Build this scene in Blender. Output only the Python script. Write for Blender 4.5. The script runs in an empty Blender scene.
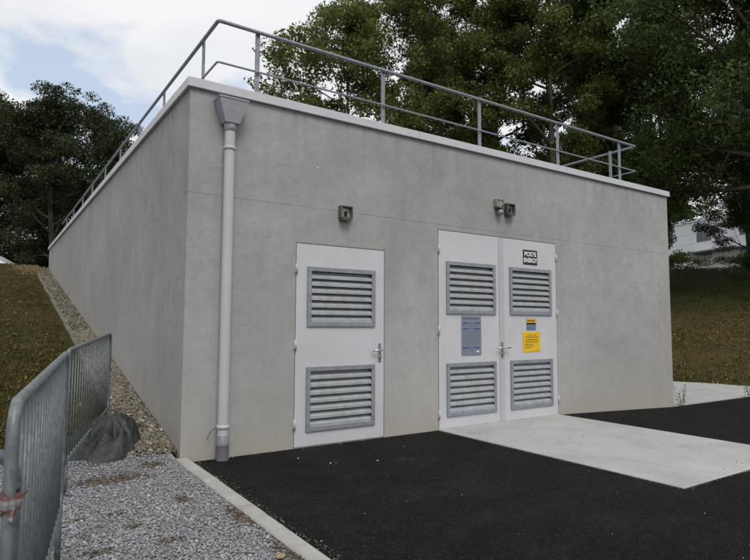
import bpy, bmesh, math, random
import numpy as np
from mathutils import Vector, Matrix, noise as mnoise
R = math.radians
random.seed(7)
SC = bpy.context.scene
COL = SC.collection

# ------------------------------------------------------------------ camera
cam_d = bpy.data.cameras.new('camera')
cam_d.sensor_width = 36.0
cam_d.lens = 576.3 * 36.0 / 750.0
cam_d.clip_start = 0.05
cam_d.clip_end = 2000
cam = bpy.data.objects.new('camera', cam_d)
COL.objects.link(cam)
YAW, PITCH, ROLL = 0.5917, 0.0769, 0.0045
F = Vector((math.sin(YAW) * math.cos(PITCH), math.cos(YAW) * math.cos(PITCH), math.sin(PITCH)))
Rv = Vector((math.cos(YAW), -math.sin(YAW), 0))
Uv = Rv.cross(F)
R2 = math.cos(ROLL) * Rv + math.sin(ROLL) * Uv
U2 = -math.sin(ROLL) * Rv + math.cos(ROLL) * Uv
mw = Matrix((R2, U2, -F)).transposed().to_4x4()
mw.translation = Vector((-1.6414, -5.8724, 1.3736))
cam.matrix_world = mw
SC.camera = cam

# ------------------------------------------------------------------ world
SUN_EL, SUN_AZ = R(52), R(195)          # azimuth: clockwise from +Y
world = bpy.data.worlds.new('World')
SC.world = world
world.use_nodes = True
nt = world.node_tree
nt.nodes.clear()
N = nt.nodes.new
L = nt.links.new
out = N('ShaderNodeOutputWorld'); bg = N('ShaderNodeBackground')
sky = N('ShaderNodeTexSky'); sky.sky_type = 'NISHITA'; sky.sun_disc = False
sky.sun_elevation = SUN_EL; sky.sun_rotation = SUN_AZ
sky.air_density = 1.0; sky.dust_density = 2.0
tc = N('ShaderNodeTexCoord')
sep = N('ShaderNodeSeparateXYZ'); L(tc.outputs['Generated'], sep.inputs[0])
zz = N('ShaderNodeMath'); zz.operation = 'ADD'; zz.inputs[1].default_value = 0.22; L(sep.outputs['Z'], zz.inputs[0])
zm = N('ShaderNodeMath'); zm.operation = 'MAXIMUM'; zm.inputs[1].default_value = 0.12; L(zz.outputs[0], zm.inputs[0])
dv = N('ShaderNodeVectorMath'); dv.operation = 'DIVIDE'; L(tc.outputs['Generated'], dv.inputs[0])
cmb = N('ShaderNodeCombineXYZ'); L(zm.outputs[0], cmb.inputs[0]); L(zm.outputs[0], cmb.inputs[1]); cmb.inputs[2].default_value = 1
L(cmb.outputs[0], dv.inputs[1])
mp = N('ShaderNodeMapping'); mp.inputs['Location'].default_value = (1.1, 0.35, 0.0); L(dv.outputs[0], mp.inputs[0])
n1 = N('ShaderNodeTexNoise'); n1.inputs['Scale'].default_value = 2.1; n1.inputs['Detail'].default_value = 9; n1.inputs['Roughness'].default_value = 0.55
n1.inputs['Distortion'].default_value = 0.25
L(mp.outputs[0], n1.inputs['Vector'])
cr = N('ShaderNodeValToRGB'); cr.color_ramp.elements[0].position = 0.40; cr.color_ramp.elements[1].position = 0.50
sub_ = N('ShaderNodeVectorMath'); sub_.operation = 'SUBTRACT'; L(tc.outputs['Generated'], sub_.inputs[0])
_d0 = (F+(95-375)/576.3*R2-(62-280)/576.3*U2).normalized(); sub_.inputs[1].default_value = tuple(_d0)
len_ = N('ShaderNodeVectorMath'); len_.operation = 'LENGTH'; L(sub_.outputs[0], len_.inputs[0])
bias = N('ShaderNodeMapRange'); bias.inputs[1].default_value = 0.04; bias.inputs[2].default_value = 0.34; bias.inputs[3].default_value = -0.085; bias.inputs[4].default_value = 0.10
L(len_.outputs['Value'], bias.inputs[0])
addb = N('ShaderNodeMath'); addb.operation = 'ADD'; L(n1.outputs['Fac'], addb.inputs[0]); L(bias.outputs[0], addb.inputs[1])
L(addb.outputs[0], cr.inputs[0])
n2 = N('ShaderNodeTexNoise'); n2.inputs['Scale'].default_value = 2.3; n2.inputs['Detail'].default_value = 6
L(mp.outputs[0], n2.inputs['Vector'])
cc = N('ShaderNodeValToRGB')
cc.color_ramp.elements[0].position = 0.3; cc.color_ramp.elements[0].color = (5.2, 5.4, 5.8, 1)
cc.color_ramp.elements[1].position = 0.62; cc.color_ramp.elements[1].color = (6.3, 6.35, 6.45, 1)
L(n2.outputs['Fac'], cc.inputs[0])
# pale blue of the gaps: the Nishita sky thinned by high veil cloud
veil = N('ShaderNodeMixRGB'); veil.inputs[0].default_value = 0.62
L(sky.outputs[0], veil.inputs[1]); veil.inputs[2].default_value = (5.0, 5.7, 6.6, 1)
mix = N('ShaderNodeMixRGB'); L(cr.outputs[0], mix.inputs[0]); L(veil.outputs[0], mix.inputs[1]); L(cc.outputs[0], mix.inputs[2])
L(mix.outputs[0], bg.inputs[0]); bg.inputs[1].default_value = 0.10
L(bg.outputs[0], out.inputs[0])

sun_d = bpy.data.lights.new('sun', 'SUN'); sun_d.energy = 1.35; sun_d.angle = R(25); sun_d.color = (1.0, 0.97, 0.92)
sun = bpy.data.objects.new('sun', sun_d); COL.objects.link(sun)
sd = Vector((math.sin(SUN_AZ) * math.cos(SUN_EL), math.cos(SUN_AZ) * math.cos(SUN_EL), math.sin(SUN_EL)))
sun.rotation_euler = sd.to_track_quat('Z', 'Y').to_euler()
SC.view_settings.view_transform = 'Standard'
SC.view_settings.look = 'None'
SC.view_settings.exposure = 0.55
SC.view_settings.gamma = 1.0

# ------------------------------------------------------------------ helpers
def link(name, me, mat=None, parent=None, loc=None):
    o = bpy.data.objects.new(name, me)
    COL.objects.link(o)
    if mat is not None and me is not None:
        for m in (mat if isinstance(mat, (list, tuple)) else [mat]):
            me.materials.append(m)
    if parent is not None: o.parent = parent
    if loc is not None: o.location = loc
    return o

def tag(o, label=None, cat=None, group=None, kind=None):
    if label: o['label'] = label
    if cat: o['category'] = cat
    if group: o['group'] = group
    if kind: o['kind'] = kind
    return o

def empty(name, loc=(0, 0, 0), rz=0.0, label=None, cat=None, group=None):
    o = bpy.data.objects.new(name, None)
    COL.objects.link(o); o.location = loc; o.rotation_euler = (0, 0, rz)
    o.empty_display_size = 0.2
    return tag(o, label, cat, group)

class MB:
    def __init__(s): s.v = []; s.f = []; s.smooth = []
    def quad(s, a, b, c, d, sm=False):
        i = len(s.v); s.v += [a, b, c, d]; s.f.append((i, i+1, i+2, i+3)); s.smooth.append(sm)
    def poly(s, pts, sm=False):
        i = len(s.v); s.v += list(pts); s.f.append(tuple(range(i, i+len(pts)))); s.smooth.append(sm)
    def box(s, x0, x1, y0, y1, z0, z1, b=0.0):
        i = len(s.v)
        if b <= 0:
            s.v += [(x, y, z) for z in (z0, z1) for y in (y0, y1) for x in (x0, x1)]
            for q in ((0,2,3,1),(4,5,7,6),(0,1,5,4),(2,6,7,3),(0,4,6,2),(1,3,7,5)):
                s.f.append(tuple(i+k for k in q)); s.smooth.append(False)
            return
        # chamfered box
        bm = bmesh.new()
        bmesh.ops.create_cube(bm, size=1)
        for v in bm.verts:
            v.co = Vector(((x0+x1)/2+v.co.x*(x1-x0), (y0+y1)/2+v.co.y*(y1-y0), (z0+z1)/2+v.co.z*(z1-z0)))
        bmesh.ops.bevel(bm, geom=bm.edges[:], offset=b, segments=1, affect='EDGES')
        s.addbm(bm)
    def addbm(s, bm, M=None, sm=False):
        i = len(s.v); bm.verts.index_update()
        for v in bm.verts:
            c = (M @ v.co) if M else v.co
            s.v.append(tuple(c))
        for f in bm.faces:
            s.f.append(tuple(i+v.index for v in f.verts)); s.smooth.append(sm)
        bm.free()
    def obox(s, M, sx, sy, sz, b=0.0):
        bm = bmesh.new(); bmesh.ops.create_cube(bm, size=1)
        for v in bm.verts: v.co = Vector((v.co.x*sx, v.co.y*sy, v.co.z*sz))
        if b > 0: bmesh.ops.bevel(bm, geom=bm.edges[:], offset=b, segments=1, affect='EDGES')
        s.addbm(bm, M)
    def tube(s, pts, r, n=10, cap=True, radii=None):
        pts = [Vector(p) for p in pts]; base = len(s.v); up = None
        for k, p in enumerate(pts):
            if k == 0: t = pts[1]-p
            elif k == len(pts)-1: t = p-pts[k-1]
            else: t = (pts[k+1]-p).normalized()+(p-pts[k-1]).normalized()
            t.normalize()
            if up is None:
                up = Vector((0, 0, 1)) if abs(t.z) < 0.9 else Vector((0, 1, 0))
            a = t.cross(up)
            if a.length < 1e-5: a = t.orthogonal()
            a.normalize(); up = a.cross(t).normalized()
            rr = radii[k] if radii else r
            for j in range(n):
                an = 2*math.pi*j/n
                s.v.append(tuple(p+rr*(math.cos(an)*a+math.sin(an)*up)))
        for k in range(len(pts)-1):
            for j in range(n):
                j2 = (j+1) % n
                s.f.append((base+k*n+j, base+k*n+j2, base+(k+1)*n+j2, base+(k+1)*n+j)); s.smooth.append(True)
        if cap:
            s.f.append(tuple(base+j for j in reversed(range(n)))); s.smooth.append(False)
            s.f.append(tuple(base+(len(pts)-1)*n+j for j in range(n))); s.smooth.append(False)
    def lathe(s, prof, c=(0, 0, 0), n=20):
        base = len(s.v)
        for (r_, z_) in prof:
            for j in range(n):
                an = 2*math.pi*j/n; s.v.append((c[0]+r_*math.cos(an), c[1]+r_*math.sin(an), c[2]+z_))
        for k in range(len(prof)-1):
            for j in range(n):
                j2 = (j+1) % n
                s.f.append((base+k*n+j, base+k*n+j2, base+(k+1)*n+j2, base+(k+1)*n+j)); s.smooth.append(True)
    def mesh(s, name):
        me = bpy.data.meshes.new(name); me.from_pydata(s.v, [], s.f)
        me.polygons.foreach_set('use_smooth', s.smooth); me.update()
        return me
    def build(s, name, mat, parent=None, loc=None, fix=True):
        me = s.mesh(name)
        if fix:
            bm = bmesh.new(); bm.from_mesh(me)
            bmesh.ops.recalc_face_normals(bm, faces=bm.faces[:]); bm.to_mesh(me); bm.free()
        return link(name, me, mat, parent, loc)

def wall_mesh(mb, xs, zs, solid, y0, y1, axis='x', flip=None):
    """slab between y0 and y1 whose cells (xs, zs) are kept where solid(i, j)."""
    P = (lambda x, y, z: (x, y, z)) if axis == 'x' else (lambda x, y, z: (y, x, z))
    nx, nz = len(xs)-1, len(zs)-1
    bm = bmesh.new(); cache = {}
    def V(i, j, k):
        if (i, j, k) not in cache:
            cache[(i, j, k)] = bm.verts.new(P(xs[i], (y0, y1)[k], zs[j]))
        return cache[(i, j, k)]
    S = lambda i, j: 0 <= i < nx and 0 <= j < nz and solid(i, j)
    for i in range(nx):
        for j in range(nz):
            if not S(i, j): continue
            bm.faces.new([V(i,j,0), V(i+1,j,0), V(i+1,j+1,0), V(i,j+1,0)])
            bm.faces.new([V(i,j,1), V(i,j+1,1), V(i+1,j+1,1), V(i+1,j,1)])
            if not S(i-1, j): bm.faces.new([V(i,j,0), V(i,j+1,0), V(i,j+1,1), V(i,j,1)])
            if not S(i+1, j): bm.faces.new([V(i+1,j,0), V(i+1,j,1), V(i+1,j+1,1), V(i+1,j+1,0)])
            if not S(i, j-1): bm.faces.new([V(i,j,0), V(i,j,1), V(i+1,j,1), V(i+1,j,0)])
            if not S(i, j+1): bm.faces.new([V(i,j+1,0), V(i+1,j+1,0), V(i+1,j+1,1), V(i,j+1,1)])
    bmesh.ops.recalc_face_normals(bm, faces=bm.faces[:])
    mb.addbm(bm)

# ------------------------------------------------------------------ materials
class Mat:
    def __init__(s, name, rough=0.7, metal=0.0, spec=0.5):
        s.m = bpy.data.materials.new(name); s.m.use_nodes = True
        s.nt = s.m.node_tree; s.b = s.nt.nodes['Principled BSDF']
        s.b.inputs['Roughness'].default_value = rough; s.b.inputs['Metallic'].default_value = metal
        s.b.inputs['Specular IOR Level'].default_value = spec
        s.c = None
    def n(s, t): return s.nt.nodes.new(t)
    def l(s, a, b): s.nt.links.new(a, b)
    def coord(s, scale=(1, 1, 1), kind='Object'):
        t = s.n('ShaderNodeTexCoord'); m = s.n('ShaderNodeMapping'); m.inputs['Scale'].default_value = scale
        if kind == 'World':
            g = s.n('ShaderNodeNewGeometry'); s.l(g.outputs['Position'], m.inputs[0])
        else: s.l(t.outputs[kind], m.inputs[0])
        return m.outputs[0]
    def noise(s, scale, detail=5, rough=0.55, vec=None, dist=0.0):
        n = s.n('ShaderNodeTexNoise'); n.inputs['Scale'].default_value = scale; n.inputs['Detail'].default_value = detail
        n.inputs['Roughness'].default_value = rough; n.inputs['Distortion'].default_value = dist
        if vec is not None: s.l(vec, n.inputs['Vector'])
        return n.outputs['Fac']
    def ramp(s, fac, stops):
        r = s.n('ShaderNodeValToRGB'); e = r.color_ramp.elements
        while len(e) < len(stops): e.new(0.5)
        for k, (p, c) in enumerate(stops):
            e[k].position = p
            e[k].color = (c, c, c, 1) if not isinstance(c, tuple) else (c[0], c[1], c[2], 1)
        s.l(fac, r.inputs[0]); return r.outputs[0]
    def mix(s, fac, a, b, mode='MIX'):
        m = s.n('ShaderNodeMixRGB'); m.blend_type = mode
        for i, v in ((0, fac), (1, a), (2, b)):
            if isinstance(v, (int, float)): m.inputs[i].default_value = v
            elif isinstance(v, tuple): m.inputs[i].default_value = (v[0], v[1], v[2], 1)
            else: s.l(v, m.inputs[i])
        return m.outputs[0]
    def maprange(s, v, a, b, c=0.0, d=1.0):
        m = s.n('ShaderNodeMapRange'); m.inputs[1].default_value = a; m.inputs[2].default_value = b
        m.inputs[3].default_value = c; m.inputs[4].default_value = d; s.l(v, m.inputs[0]); return m.outputs[0]
    def sepz(s, vec, ch='Z'):
        x = s.n('ShaderNodeSeparateXYZ'); s.l(vec, x.inputs[0]); return x.outputs[ch]
    def color(s, v):
        if isinstance(v, tuple): s.b.inputs['Base Color'].default_value = (v[0], v[1], v[2], 1)
        else: s.l(v, s.b.inputs['Base Color'])
        return s
    def bump(s, h, strength=0.3, dist=0.01):
        b = s.n('ShaderNodeBump'); b.inputs['Strength'].default_value = strength; b.inputs['Distance'].default_value = dist
        s.l(h, b.inputs['Height']); s.l(b.outputs[0], s.b.inputs['Normal']); return s

def concrete_wall(name, base, streak):
    m = Mat(name, 0.85, 0, 0.25)
    w = m.coord((1, 1, 1), 'World')
    big = m.ramp(m.noise(0.55, 6, 0.6, w, 0.6), [(0.3, 0.80), (0.7, 1.12)])
    med = m.ramp(m.noise(3.2, 7, 0.65, w, 0.8), [(0.3, 0.93), (0.7, 1.05)])
    st = m.ramp(m.noise(1.0, 6, 0.6, m.coord((9, 9, 0.35), 'World'), 0.2), [(0.35, 1.0-streak), (0.65, 1.0+streak*0.6)])
    fine = m.ramp(m.noise(60, 4, 0.6, w), [(0.3, 0.94), (0.7, 1.04)])
    trow = m.ramp(m.noise(5.5, 8, 0.72, m.coord((1, 1, 1.4), 'World'), 1.6), [(0.35, 0.90), (0.5, 1.0), (0.66, 1.07)])
    pore = m.ramp(m.noise(28, 3, 0.5, w), [(0.26, 0.72), (0.31, 1.0)])
    fine = m.mix(1.0, fine, trow, 'MULTIPLY'); fine = m.mix(1.0, fine, pore, 'MULTIPLY')
    drip = m.ramp(m.noise(1.0, 5, 0.6, m.coord((7, 7, 0.12), 'World')), [(0.50, 0.0), (0.70, 0.55)])
    topz = m.maprange(m.sepz(w), 3.2, 3.8, 0.0, 1.0)
    drip = m.mix(1.0, drip, topz, 'MULTIPLY')
    c = m.mix(1.0, base, big, 'MULTIPLY'); c = m.mix(1.0, c, med, 'MULTIPLY'); c = m.mix(1.0, c, st, 'MULTIPLY'); c = m.mix(1.0, c, fine, 'MULTIPLY')
    c = m.mix(drip, c, (0.20, 0.195, 0.18))
    # beige dirt splashed low on the wall, following the ground which rises with y
    sx = m.n('ShaderNodeSeparateXYZ'); m.l(w, sx.inputs[0])
    gy = m.n('ShaderNodeMath'); gy.operation = 'MULTIPLY'; gy.inputs[1].default_value = 0.19; m.l(sx.outputs['Y'], gy.inputs[0])
    gh = m.n('ShaderNodeMath'); gh.operation = 'SUBTRACT'; m.l(sx.outputs['Z'], gh.inputs[0]); m.l(gy.outputs[0], gh.inputs[1])
    ng = m.n('ShaderNodeMath'); ng.operation = 'MULTIPLY_ADD'; m.l(m.noise(1.6, 6, 0.6, m.coord((2, 2, 0.6), 'World')), ng.inputs[0]); ng.inputs[1].default_value = 0.55; m.l(gh.outputs[0], ng.inputs[2])
    d1 = m.maprange(ng.outputs[0], 0.18, 0.62, 0.7, 0.0)
    c = m.mix(d1, c, (0.34, 0.295, 0.215))
    d2 = m.maprange(gh.outputs[0], 0.3, 1.8, 0.4, 0.0)
    c = m.mix(d2, c, (0.37, 0.355, 0.32))
    m.color(c)
    h = m.noise(35, 6, 0.7, w)
    m.bump(h, 0.25, 0.004)
    return m.m

M_wall = concrete_wall('concrete_render', (0.335, 0.331, 0.330), 0.03)
M_side = concrete_wall('concrete_render_side', (0.345, 0.342, 0.344), 0.07)

def galv(name, c0=(0.20, 0.235, 0.26), c1=(0.36, 0.40, 0.42), rough=0.45, metal=0.35, sc=9):
    m = Mat(name, rough, metal, 0.5)
    w = m.coord((1, 1, 1), 'World')
    v = m.n('ShaderNodeTexVoronoi'); v.inputs['Scale'].default_value = sc*5; m.l(w, v.inputs['Vector'])
    f = m.mix(0.5, m.noise(sc, 6, 0.7, w), v.outputs['Color'])
    c = m.ramp(f, [(0.25, c0), (0.75, c1)])
    m.color(c)
    m.b.inputs['Roughness'].default_value = rough
    m.bump(m.noise(80, 3, 0.5, w), 0.08, 0.002)
    return m.m
M_galv = galv('galvanised_steel')
M_louvre = galv('galvanised_louvre', (0.20, 0.222, 0.245), (0.28, 0.302, 0.325), 0.5, 0.25, 3)
M_blade = galv('louvre_blade_steel', (0.30, 0.32, 0.335), (0.40, 0.415, 0.425), 0.5, 0.2, 3)
M_rail = galv('railing_steel', (0.17, 0.19, 0.22), (0.27, 0.295, 0.32), 0.5, 0.3, 6)
M_barrier = galv('barrier_steel', (0.105, 0.123, 0.130), (0.185, 0.205, 0.212), 0.5, 0.3, 8)

def simple(name, col, rough=0.6, metal=0.0, var=0.08, sc=6, spec=0.4, bump=0.0):
    m = Mat(name, rough, metal, spec)
    w = m.coord((1, 1, 1), 'World')
    c = m.mix(1.0, col, m.ramp(m.noise(sc, 6, 0.65, w), [(0.3, 1-var), (0.7, 1+var)]), 'MULTIPLY')
    m.color(c)
    if bump: m.bump(m.noise(sc*8, 5, 0.7, w), bump, 0.004)
    return m.m

def door_paint():
    m = Mat('door_paint', 0.42, 0, 0.4)
    w = m.coord((1, 1, 1), 'World')
    c = m.mix(1.0, (0.50, 0.50, 0.52), m.ramp(m.noise(1.6, 5, 0.6, w, 0.5), [(0.3, 0.93), (0.7, 1.05)]), 'MULTIPLY')
    st = m.ramp(m.noise(1.2, 7, 0.7, m.coord((14, 14, 0.5), 'World')), [(0.52, 0.0), (0.75, 0.35)])
    z = m.sepz(w)
    low = m.maprange(z, 0.0, 0.5, 1.0, 0.15)
    st = m.mix(1.0, st, low, 'MULTIPLY')
    c = m.mix(st, c, (0.30, 0.27, 0.22))
    # fine dust splashes near the threshold
    sp = m.ramp(m.noise(30, 4, 0.7, w), [(0.56, 0.0), (0.68, 0.5)])
    sp = m.mix(1.0, sp, m.maprange(z, 0.0, 0.3, 1.0, 0.0), 'MULTIPLY')
    c = m.mix(sp, c, (0.22, 0.20, 0.17))
    m.color(c); m.bump(m.noise(3, 3, 0.5, w), 0.05, 0.01)
    return m.m
M_door = door_paint()
M_frame = simple('door_frame_gap_shade', (0.17, 0.17, 0.18), 0.5)  # frame colour darkened to paint in the shadow gap around the door leaves
M_astragal = simple('meeting_strip_steel', (0.42, 0.43, 0.455), 0.45, 0.1, 0.05, 4)
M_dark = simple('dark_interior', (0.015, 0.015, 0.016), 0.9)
M_gap = simple('rubber_seal', (0.03, 0.03, 0.032), 0.8)
M_coping = simple('coping_metal', (0.50, 0.50, 0.53), 0.45, 0.1, 0.06, 2.0)
M_pvc = simple('pvc_pipe', (0.43, 0.435, 0.45), 0.4, 0, 0.05, 3)
M_pvc_dark = simple('pvc_pipe_dark', (0.16, 0.165, 0.17), 0.5, 0, 0.1, 8)
M_zinc = simple('zinc_hopper', (0.30, 0.31, 0.335), 0.45, 0.15, 0.10, 9)
M_chrome = simple('handle_steel', (0.5, 0.5, 0.52), 0.25, 0.85, 0.05)
M_roof = simple('roof_membrane', (0.12, 0.12, 0.12), 0.9, 0, 0.2, 2)
M_hinge = simple('hinge_paint', (0.45, 0.45, 0.47), 0.4)

def asphalt():
    m = Mat('asphalt', 0.9, 0, 0.12)
    w = m.coord((1, 1, 1), 'World')
    va = m.n('ShaderNodeTexVoronoi'); va.inputs['Scale'].default_value = 85; m.l(w, va.inputs['Vector'])
    agg = m.ramp(m.sepz(va.outputs['Color'], 'X'), [(0.0, 0.003), (0.6, 0.007), (0.88, 0.018), (1.0, 0.05)])
    c = m.mix(0.5, m.ramp(m.noise(140, 3, 0.8, w), [(0.35, 0.003), (0.55, 0.009), (0.70, 0.03), (0.8, 0.06)]), agg)
    c = m.mix(1.0, c, m.ramp(m.noise(1.2, 6, 0.6, w, 0.4), [(0.3, 0.7), (0.7, 1.4)]), 'MULTIPLY')
    dust = m.ramp(m.noise(1.9, 8, 0.75, m.coord((1, 1.6, 1), 'World'), 0.8), [(0.5, 0.0), (0.72, 0.55)])
    c = m.mix(dust, c, (0.030, 0.027, 0.024))
    m.color(c); 
    v = m.n('ShaderNodeTexVoronoi'); v.inputs['Scale'].default_value = 110; m.l(w, v.inputs['Vector'])
    m.bump(v.outputs['Distance'], 1.0, 0.010)
    return m.m
M_asphalt = asphalt()
def slab():
    m = Mat('pale_concrete', 0.8, 0, 0.3)
    w = m.coord((1, 1, 1), 'World')
    c = m.mix(1.0, (0.365, 0.365, 0.36), m.ramp(m.noise(1.3, 7, 0.62, w, 0.5), [(0.28, 0.82), (0.72, 1.12)]), 'MULTIPLY')
    c = m.mix(1.0, c, m.ramp(m.noise(7, 6, 0.7, m.coord((1, 3, 1), 'World')), [(0.3, 0.92), (0.7, 1.06)]), 'MULTIPLY')
    c = m.mix(m.ramp(m.noise(22, 4, 0.6, w), [(0.70, 0.0), (0.78, 0.4)]), c, (0.16, 0.15, 0.13))
    m.color(c); m.bump(m.noise(70, 5, 0.7, w), 0.2, 0.003)
    return m.m
M_slab = slab()
M_kerb = simple('kerb_concrete', (0.31, 0.305, 0.285), 0.85, 0, 0.2, 7, 0.3, 0.25)
M_edging = simple('edging_concrete', (0.13, 0.13, 0.105), 0.9, 0, 0.35, 9, 0.2, 0.5)

def ground_mat():
    m = Mat('rough_grass_soil', 0.95, 0, 0.1)
    w = m.coord((1, 1, 1), 'World')
    f = m.mix(0.5, m.noise(0.55, 7, 0.65, w, 0.5), m.noise(2.6, 7, 0.7, w, 0.5))
    g = m.ramp(f, [(0.30, (0.028, 0.034, 0.010)), (0.46, (0.048, 0.044, 0.013)), (0.60, (0.080, 0.060, 0.024)), (0.75, (0.125, 0.092, 0.045))])
    fx = m.maprange(m.sepz(w, 'X'), 12, 15, 0, 1); fz = m.maprange(m.sepz(w), 1.5, 2.8, 0, 0.85)
    g = m.mix(m.mix(1.0, fx, fz, 'MULTIPLY'), g, (0.024, 0.036, 0.011))
    g = m.mix(1.0, g, m.ramp(m.noise(9, 7, 0.75, w), [(0.3, 0.55), (0.7, 1.4)]), 'MULTIPLY')
    m.color(g); m.bump(m.noise(20, 6, 0.8, w), 0.8, 0.04)
    return m.m
M_ground = ground_mat()
def gravel_bed():
    m = Mat('gravel_fines', 0.95, 0, 0.2)
    w = m.coord((1, 1, 1), 'World')
    v = m.n('ShaderNodeTexVoronoi'); v.inputs['Scale'].default_value = 60; m.l(w, v.inputs['Vector'])
    c = m.ramp(m.sepz(v.outputs['Color'], 'X'), [(0.0, (0.11, 0.112, 0.12)), (0.6, (0.19, 0.19, 0.20)), (1.0, (0.28, 0.28, 0.29))])
    m.color(c); m.bump(v.outputs['Distance'], 0.8, 0.01)
    return m.m
M_gravelbed = gravel_bed()
def stones(name, stops):
    m = Mat(name, 0.8, 0, 0.3)
    g = m.n('ShaderNodeNewGeometry')
    c = m.ramp(g.outputs['Random Per Island'], stops)
    w = m.coord((1, 1, 1), 'World')
    c = m.mix(1.0, c, m.ramp(m.noise(150, 3, 0.6, w), [(0.3, 0.82), (0.7, 1.12)]), 'MULTIPLY')
    c = m.mix(1.0, c, m.ramp(m.noise(2.2, 5, 0.6, w), [(0.3, 0.82), (0.7, 1.12)]), 'MULTIPLY')
    m.color(c); return m.m
M_st_grey = stones('grey_gravel', [(0.0, (0.17, 0.172, 0.182)), (0.5, (0.245, 0.247, 0.256)), (0.95, (0.32, 0.32, 0.326)), (1.0, (0.46, 0.46, 0.46))])
M_st_brown = stones('soiled_gravel', [(0.0, (0.055, 0.042, 0.028)), (0.6, (0.105, 0.083, 0.058)), (1.0, (0.19, 0.165, 0.13))])
M_st_tan = stones('tan_pebbles', [(0.0, (0.085, 0.072, 0.054)), (0.5, (0.16, 0.14, 0.108)), (0.9, (0.25, 0.225, 0.18)), (1.0, (0.42, 0.40, 0.36))])
M_st_grit = stones('grit', [(0.0, (0.08, 0.07, 0.035)), (0.75, (0.17, 0.15, 0.10)), (1.0, (0.5, 0.48, 0.44))])

def blades_mat(name, stops, w_noise=0.6):
    m = Mat(name, 0.8, 0, 0.15)
    g = m.n('ShaderNodeNewGeometry')
    c = m.ramp(g.outputs['Random Per Island'], stops)
    w = m.coord((1, 1, 1), 'World')
    c2 = m.mix(m.ramp(m.mix(0.5, m.noise(0.55, 7, 0.65, w, 0.5), m.noise(2.6, 7, 0.7, w, 0.5)), [(0.43, 0.0), (0.60, 0.75)]), c, (0.12, 0.088, 0.034))
    fx = m.maprange(m.sepz(w, 'X'), 12, 15, 0, 1); fz = m.maprange(m.sepz(w), 1.5, 2.8, 0, 0.8)
    c2 = m.mix(m.mix(1.0, fx, fz, 'MULTIPLY'), c2, (0.030, 0.048, 0.012))
    lft = m.maprange(m.sepz(w, 'X'), -0.3, -0.2, 0.8, 0.0)
    rust = m.ramp(m.mix(0.5, m.noise(1.6, 6, 0.7, w, 0.8), m.noise(7.5, 5, 0.7, w, 0.5)), [(0.40, (0.028, 0.034, 0.009)), (0.50, (0.060, 0.058, 0.016)), (0.58, (0.105, 0.066, 0.022)), (0.68, (0.16, 0.13, 0.05))])
    c2 = m.mix(lft, c2, rust)
    c2 = m.mix(1.0, c2, m.ramp(g.outputs['Random Per Island'], [(0.0, 0.6), (1.0, 1.5)]), 'MULTIPLY')
    m.color(c2); return m.m
M_blades = blades_mat('grass_blades', [(0.0, (0.020, 0.026, 0.006)), (0.5, (0.052, 0.058, 0.013)), (0.85, (0.115, 0.10, 0.026)), (1.0, (0.22, 0.18, 0.06))])

def leaf_mat(name, dark, mid, light, trans=0.35):
    m = Mat(name, 0.55, 0, 0.3)
    g = m.n('ShaderNodeNewGeometry')
    c = m.ramp(g.outputs['Random Per Island'], [(0.0, dark), (0.55, mid), (1.0, light)])
    w = m.coord((1, 1, 1), 'Object')
    c = m.mix(1.0, c, m.ramp(m.noise(0.55, 4, 0.6, w), [(0.3, 0.7), (0.7, 1.3)]), 'MULTIPLY')
    m.color(c)
    tr = m.n('ShaderNodeBsdfTranslucent'); m.l(c, tr.inputs['Color'])
    ms = m.n('ShaderNodeMixShader'); ms.inputs[0].default_value = trans
    m.l(m.b.outputs[0], ms.inputs[1]); m.l(tr.outputs[0], ms.inputs[2])
    o = m.nt.nodes['Material Output']; m.l(ms.outputs[0], o.inputs['Surface'])
    return m.m
M_leaf_dark = leaf_mat('leaves_dark', (0.032, 0.056, 0.015), (0.062, 0.098, 0.025), (0.11, 0.145, 0.038))
M_leaf_deep = leaf_mat('leaves_deep', (0.015, 0.024, 0.008), (0.029, 0.043, 0.013), (0.055, 0.070, 0.022), 0.3)
M_leaf_mid = leaf_mat('leaves_mid', (0.056, 0.086, 0.020), (0.105, 0.14, 0.034), (0.18, 0.20, 0.050))
M_leaf_light = leaf_mat('leaves_light', (0.075, 0.10, 0.026), (0.13, 0.155, 0.042), (0.21, 0.21, 0.06), 0.45)
def bark():
    m = Mat('bark', 0.9, 0, 0.15)
    w = m.coord((6, 6, 1.2), 'Object')
    c = m.ramp(m.noise(2.5, 7, 0.7, w), [(0.3, (0.045, 0.038, 0.028)), (0.7, (0.13, 0.115, 0.09))])
    m.color(c); m.bump(m.noise(6, 6, 0.7, w), 0.7, 0.03); return m.m
M_bark = bark()
M_white = simple('white_cladding', (0.80, 0.81, 0.84), 0.5, 0, 0.05, 0.6)
M_glass = simple('dark_window_glass', (0.05, 0.055, 0.06), 0.12, 0, 0.1, 1, 0.6)
M_winframe = simple('window_frame_grey', (0.25, 0.25, 0.25), 0.5)

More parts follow.
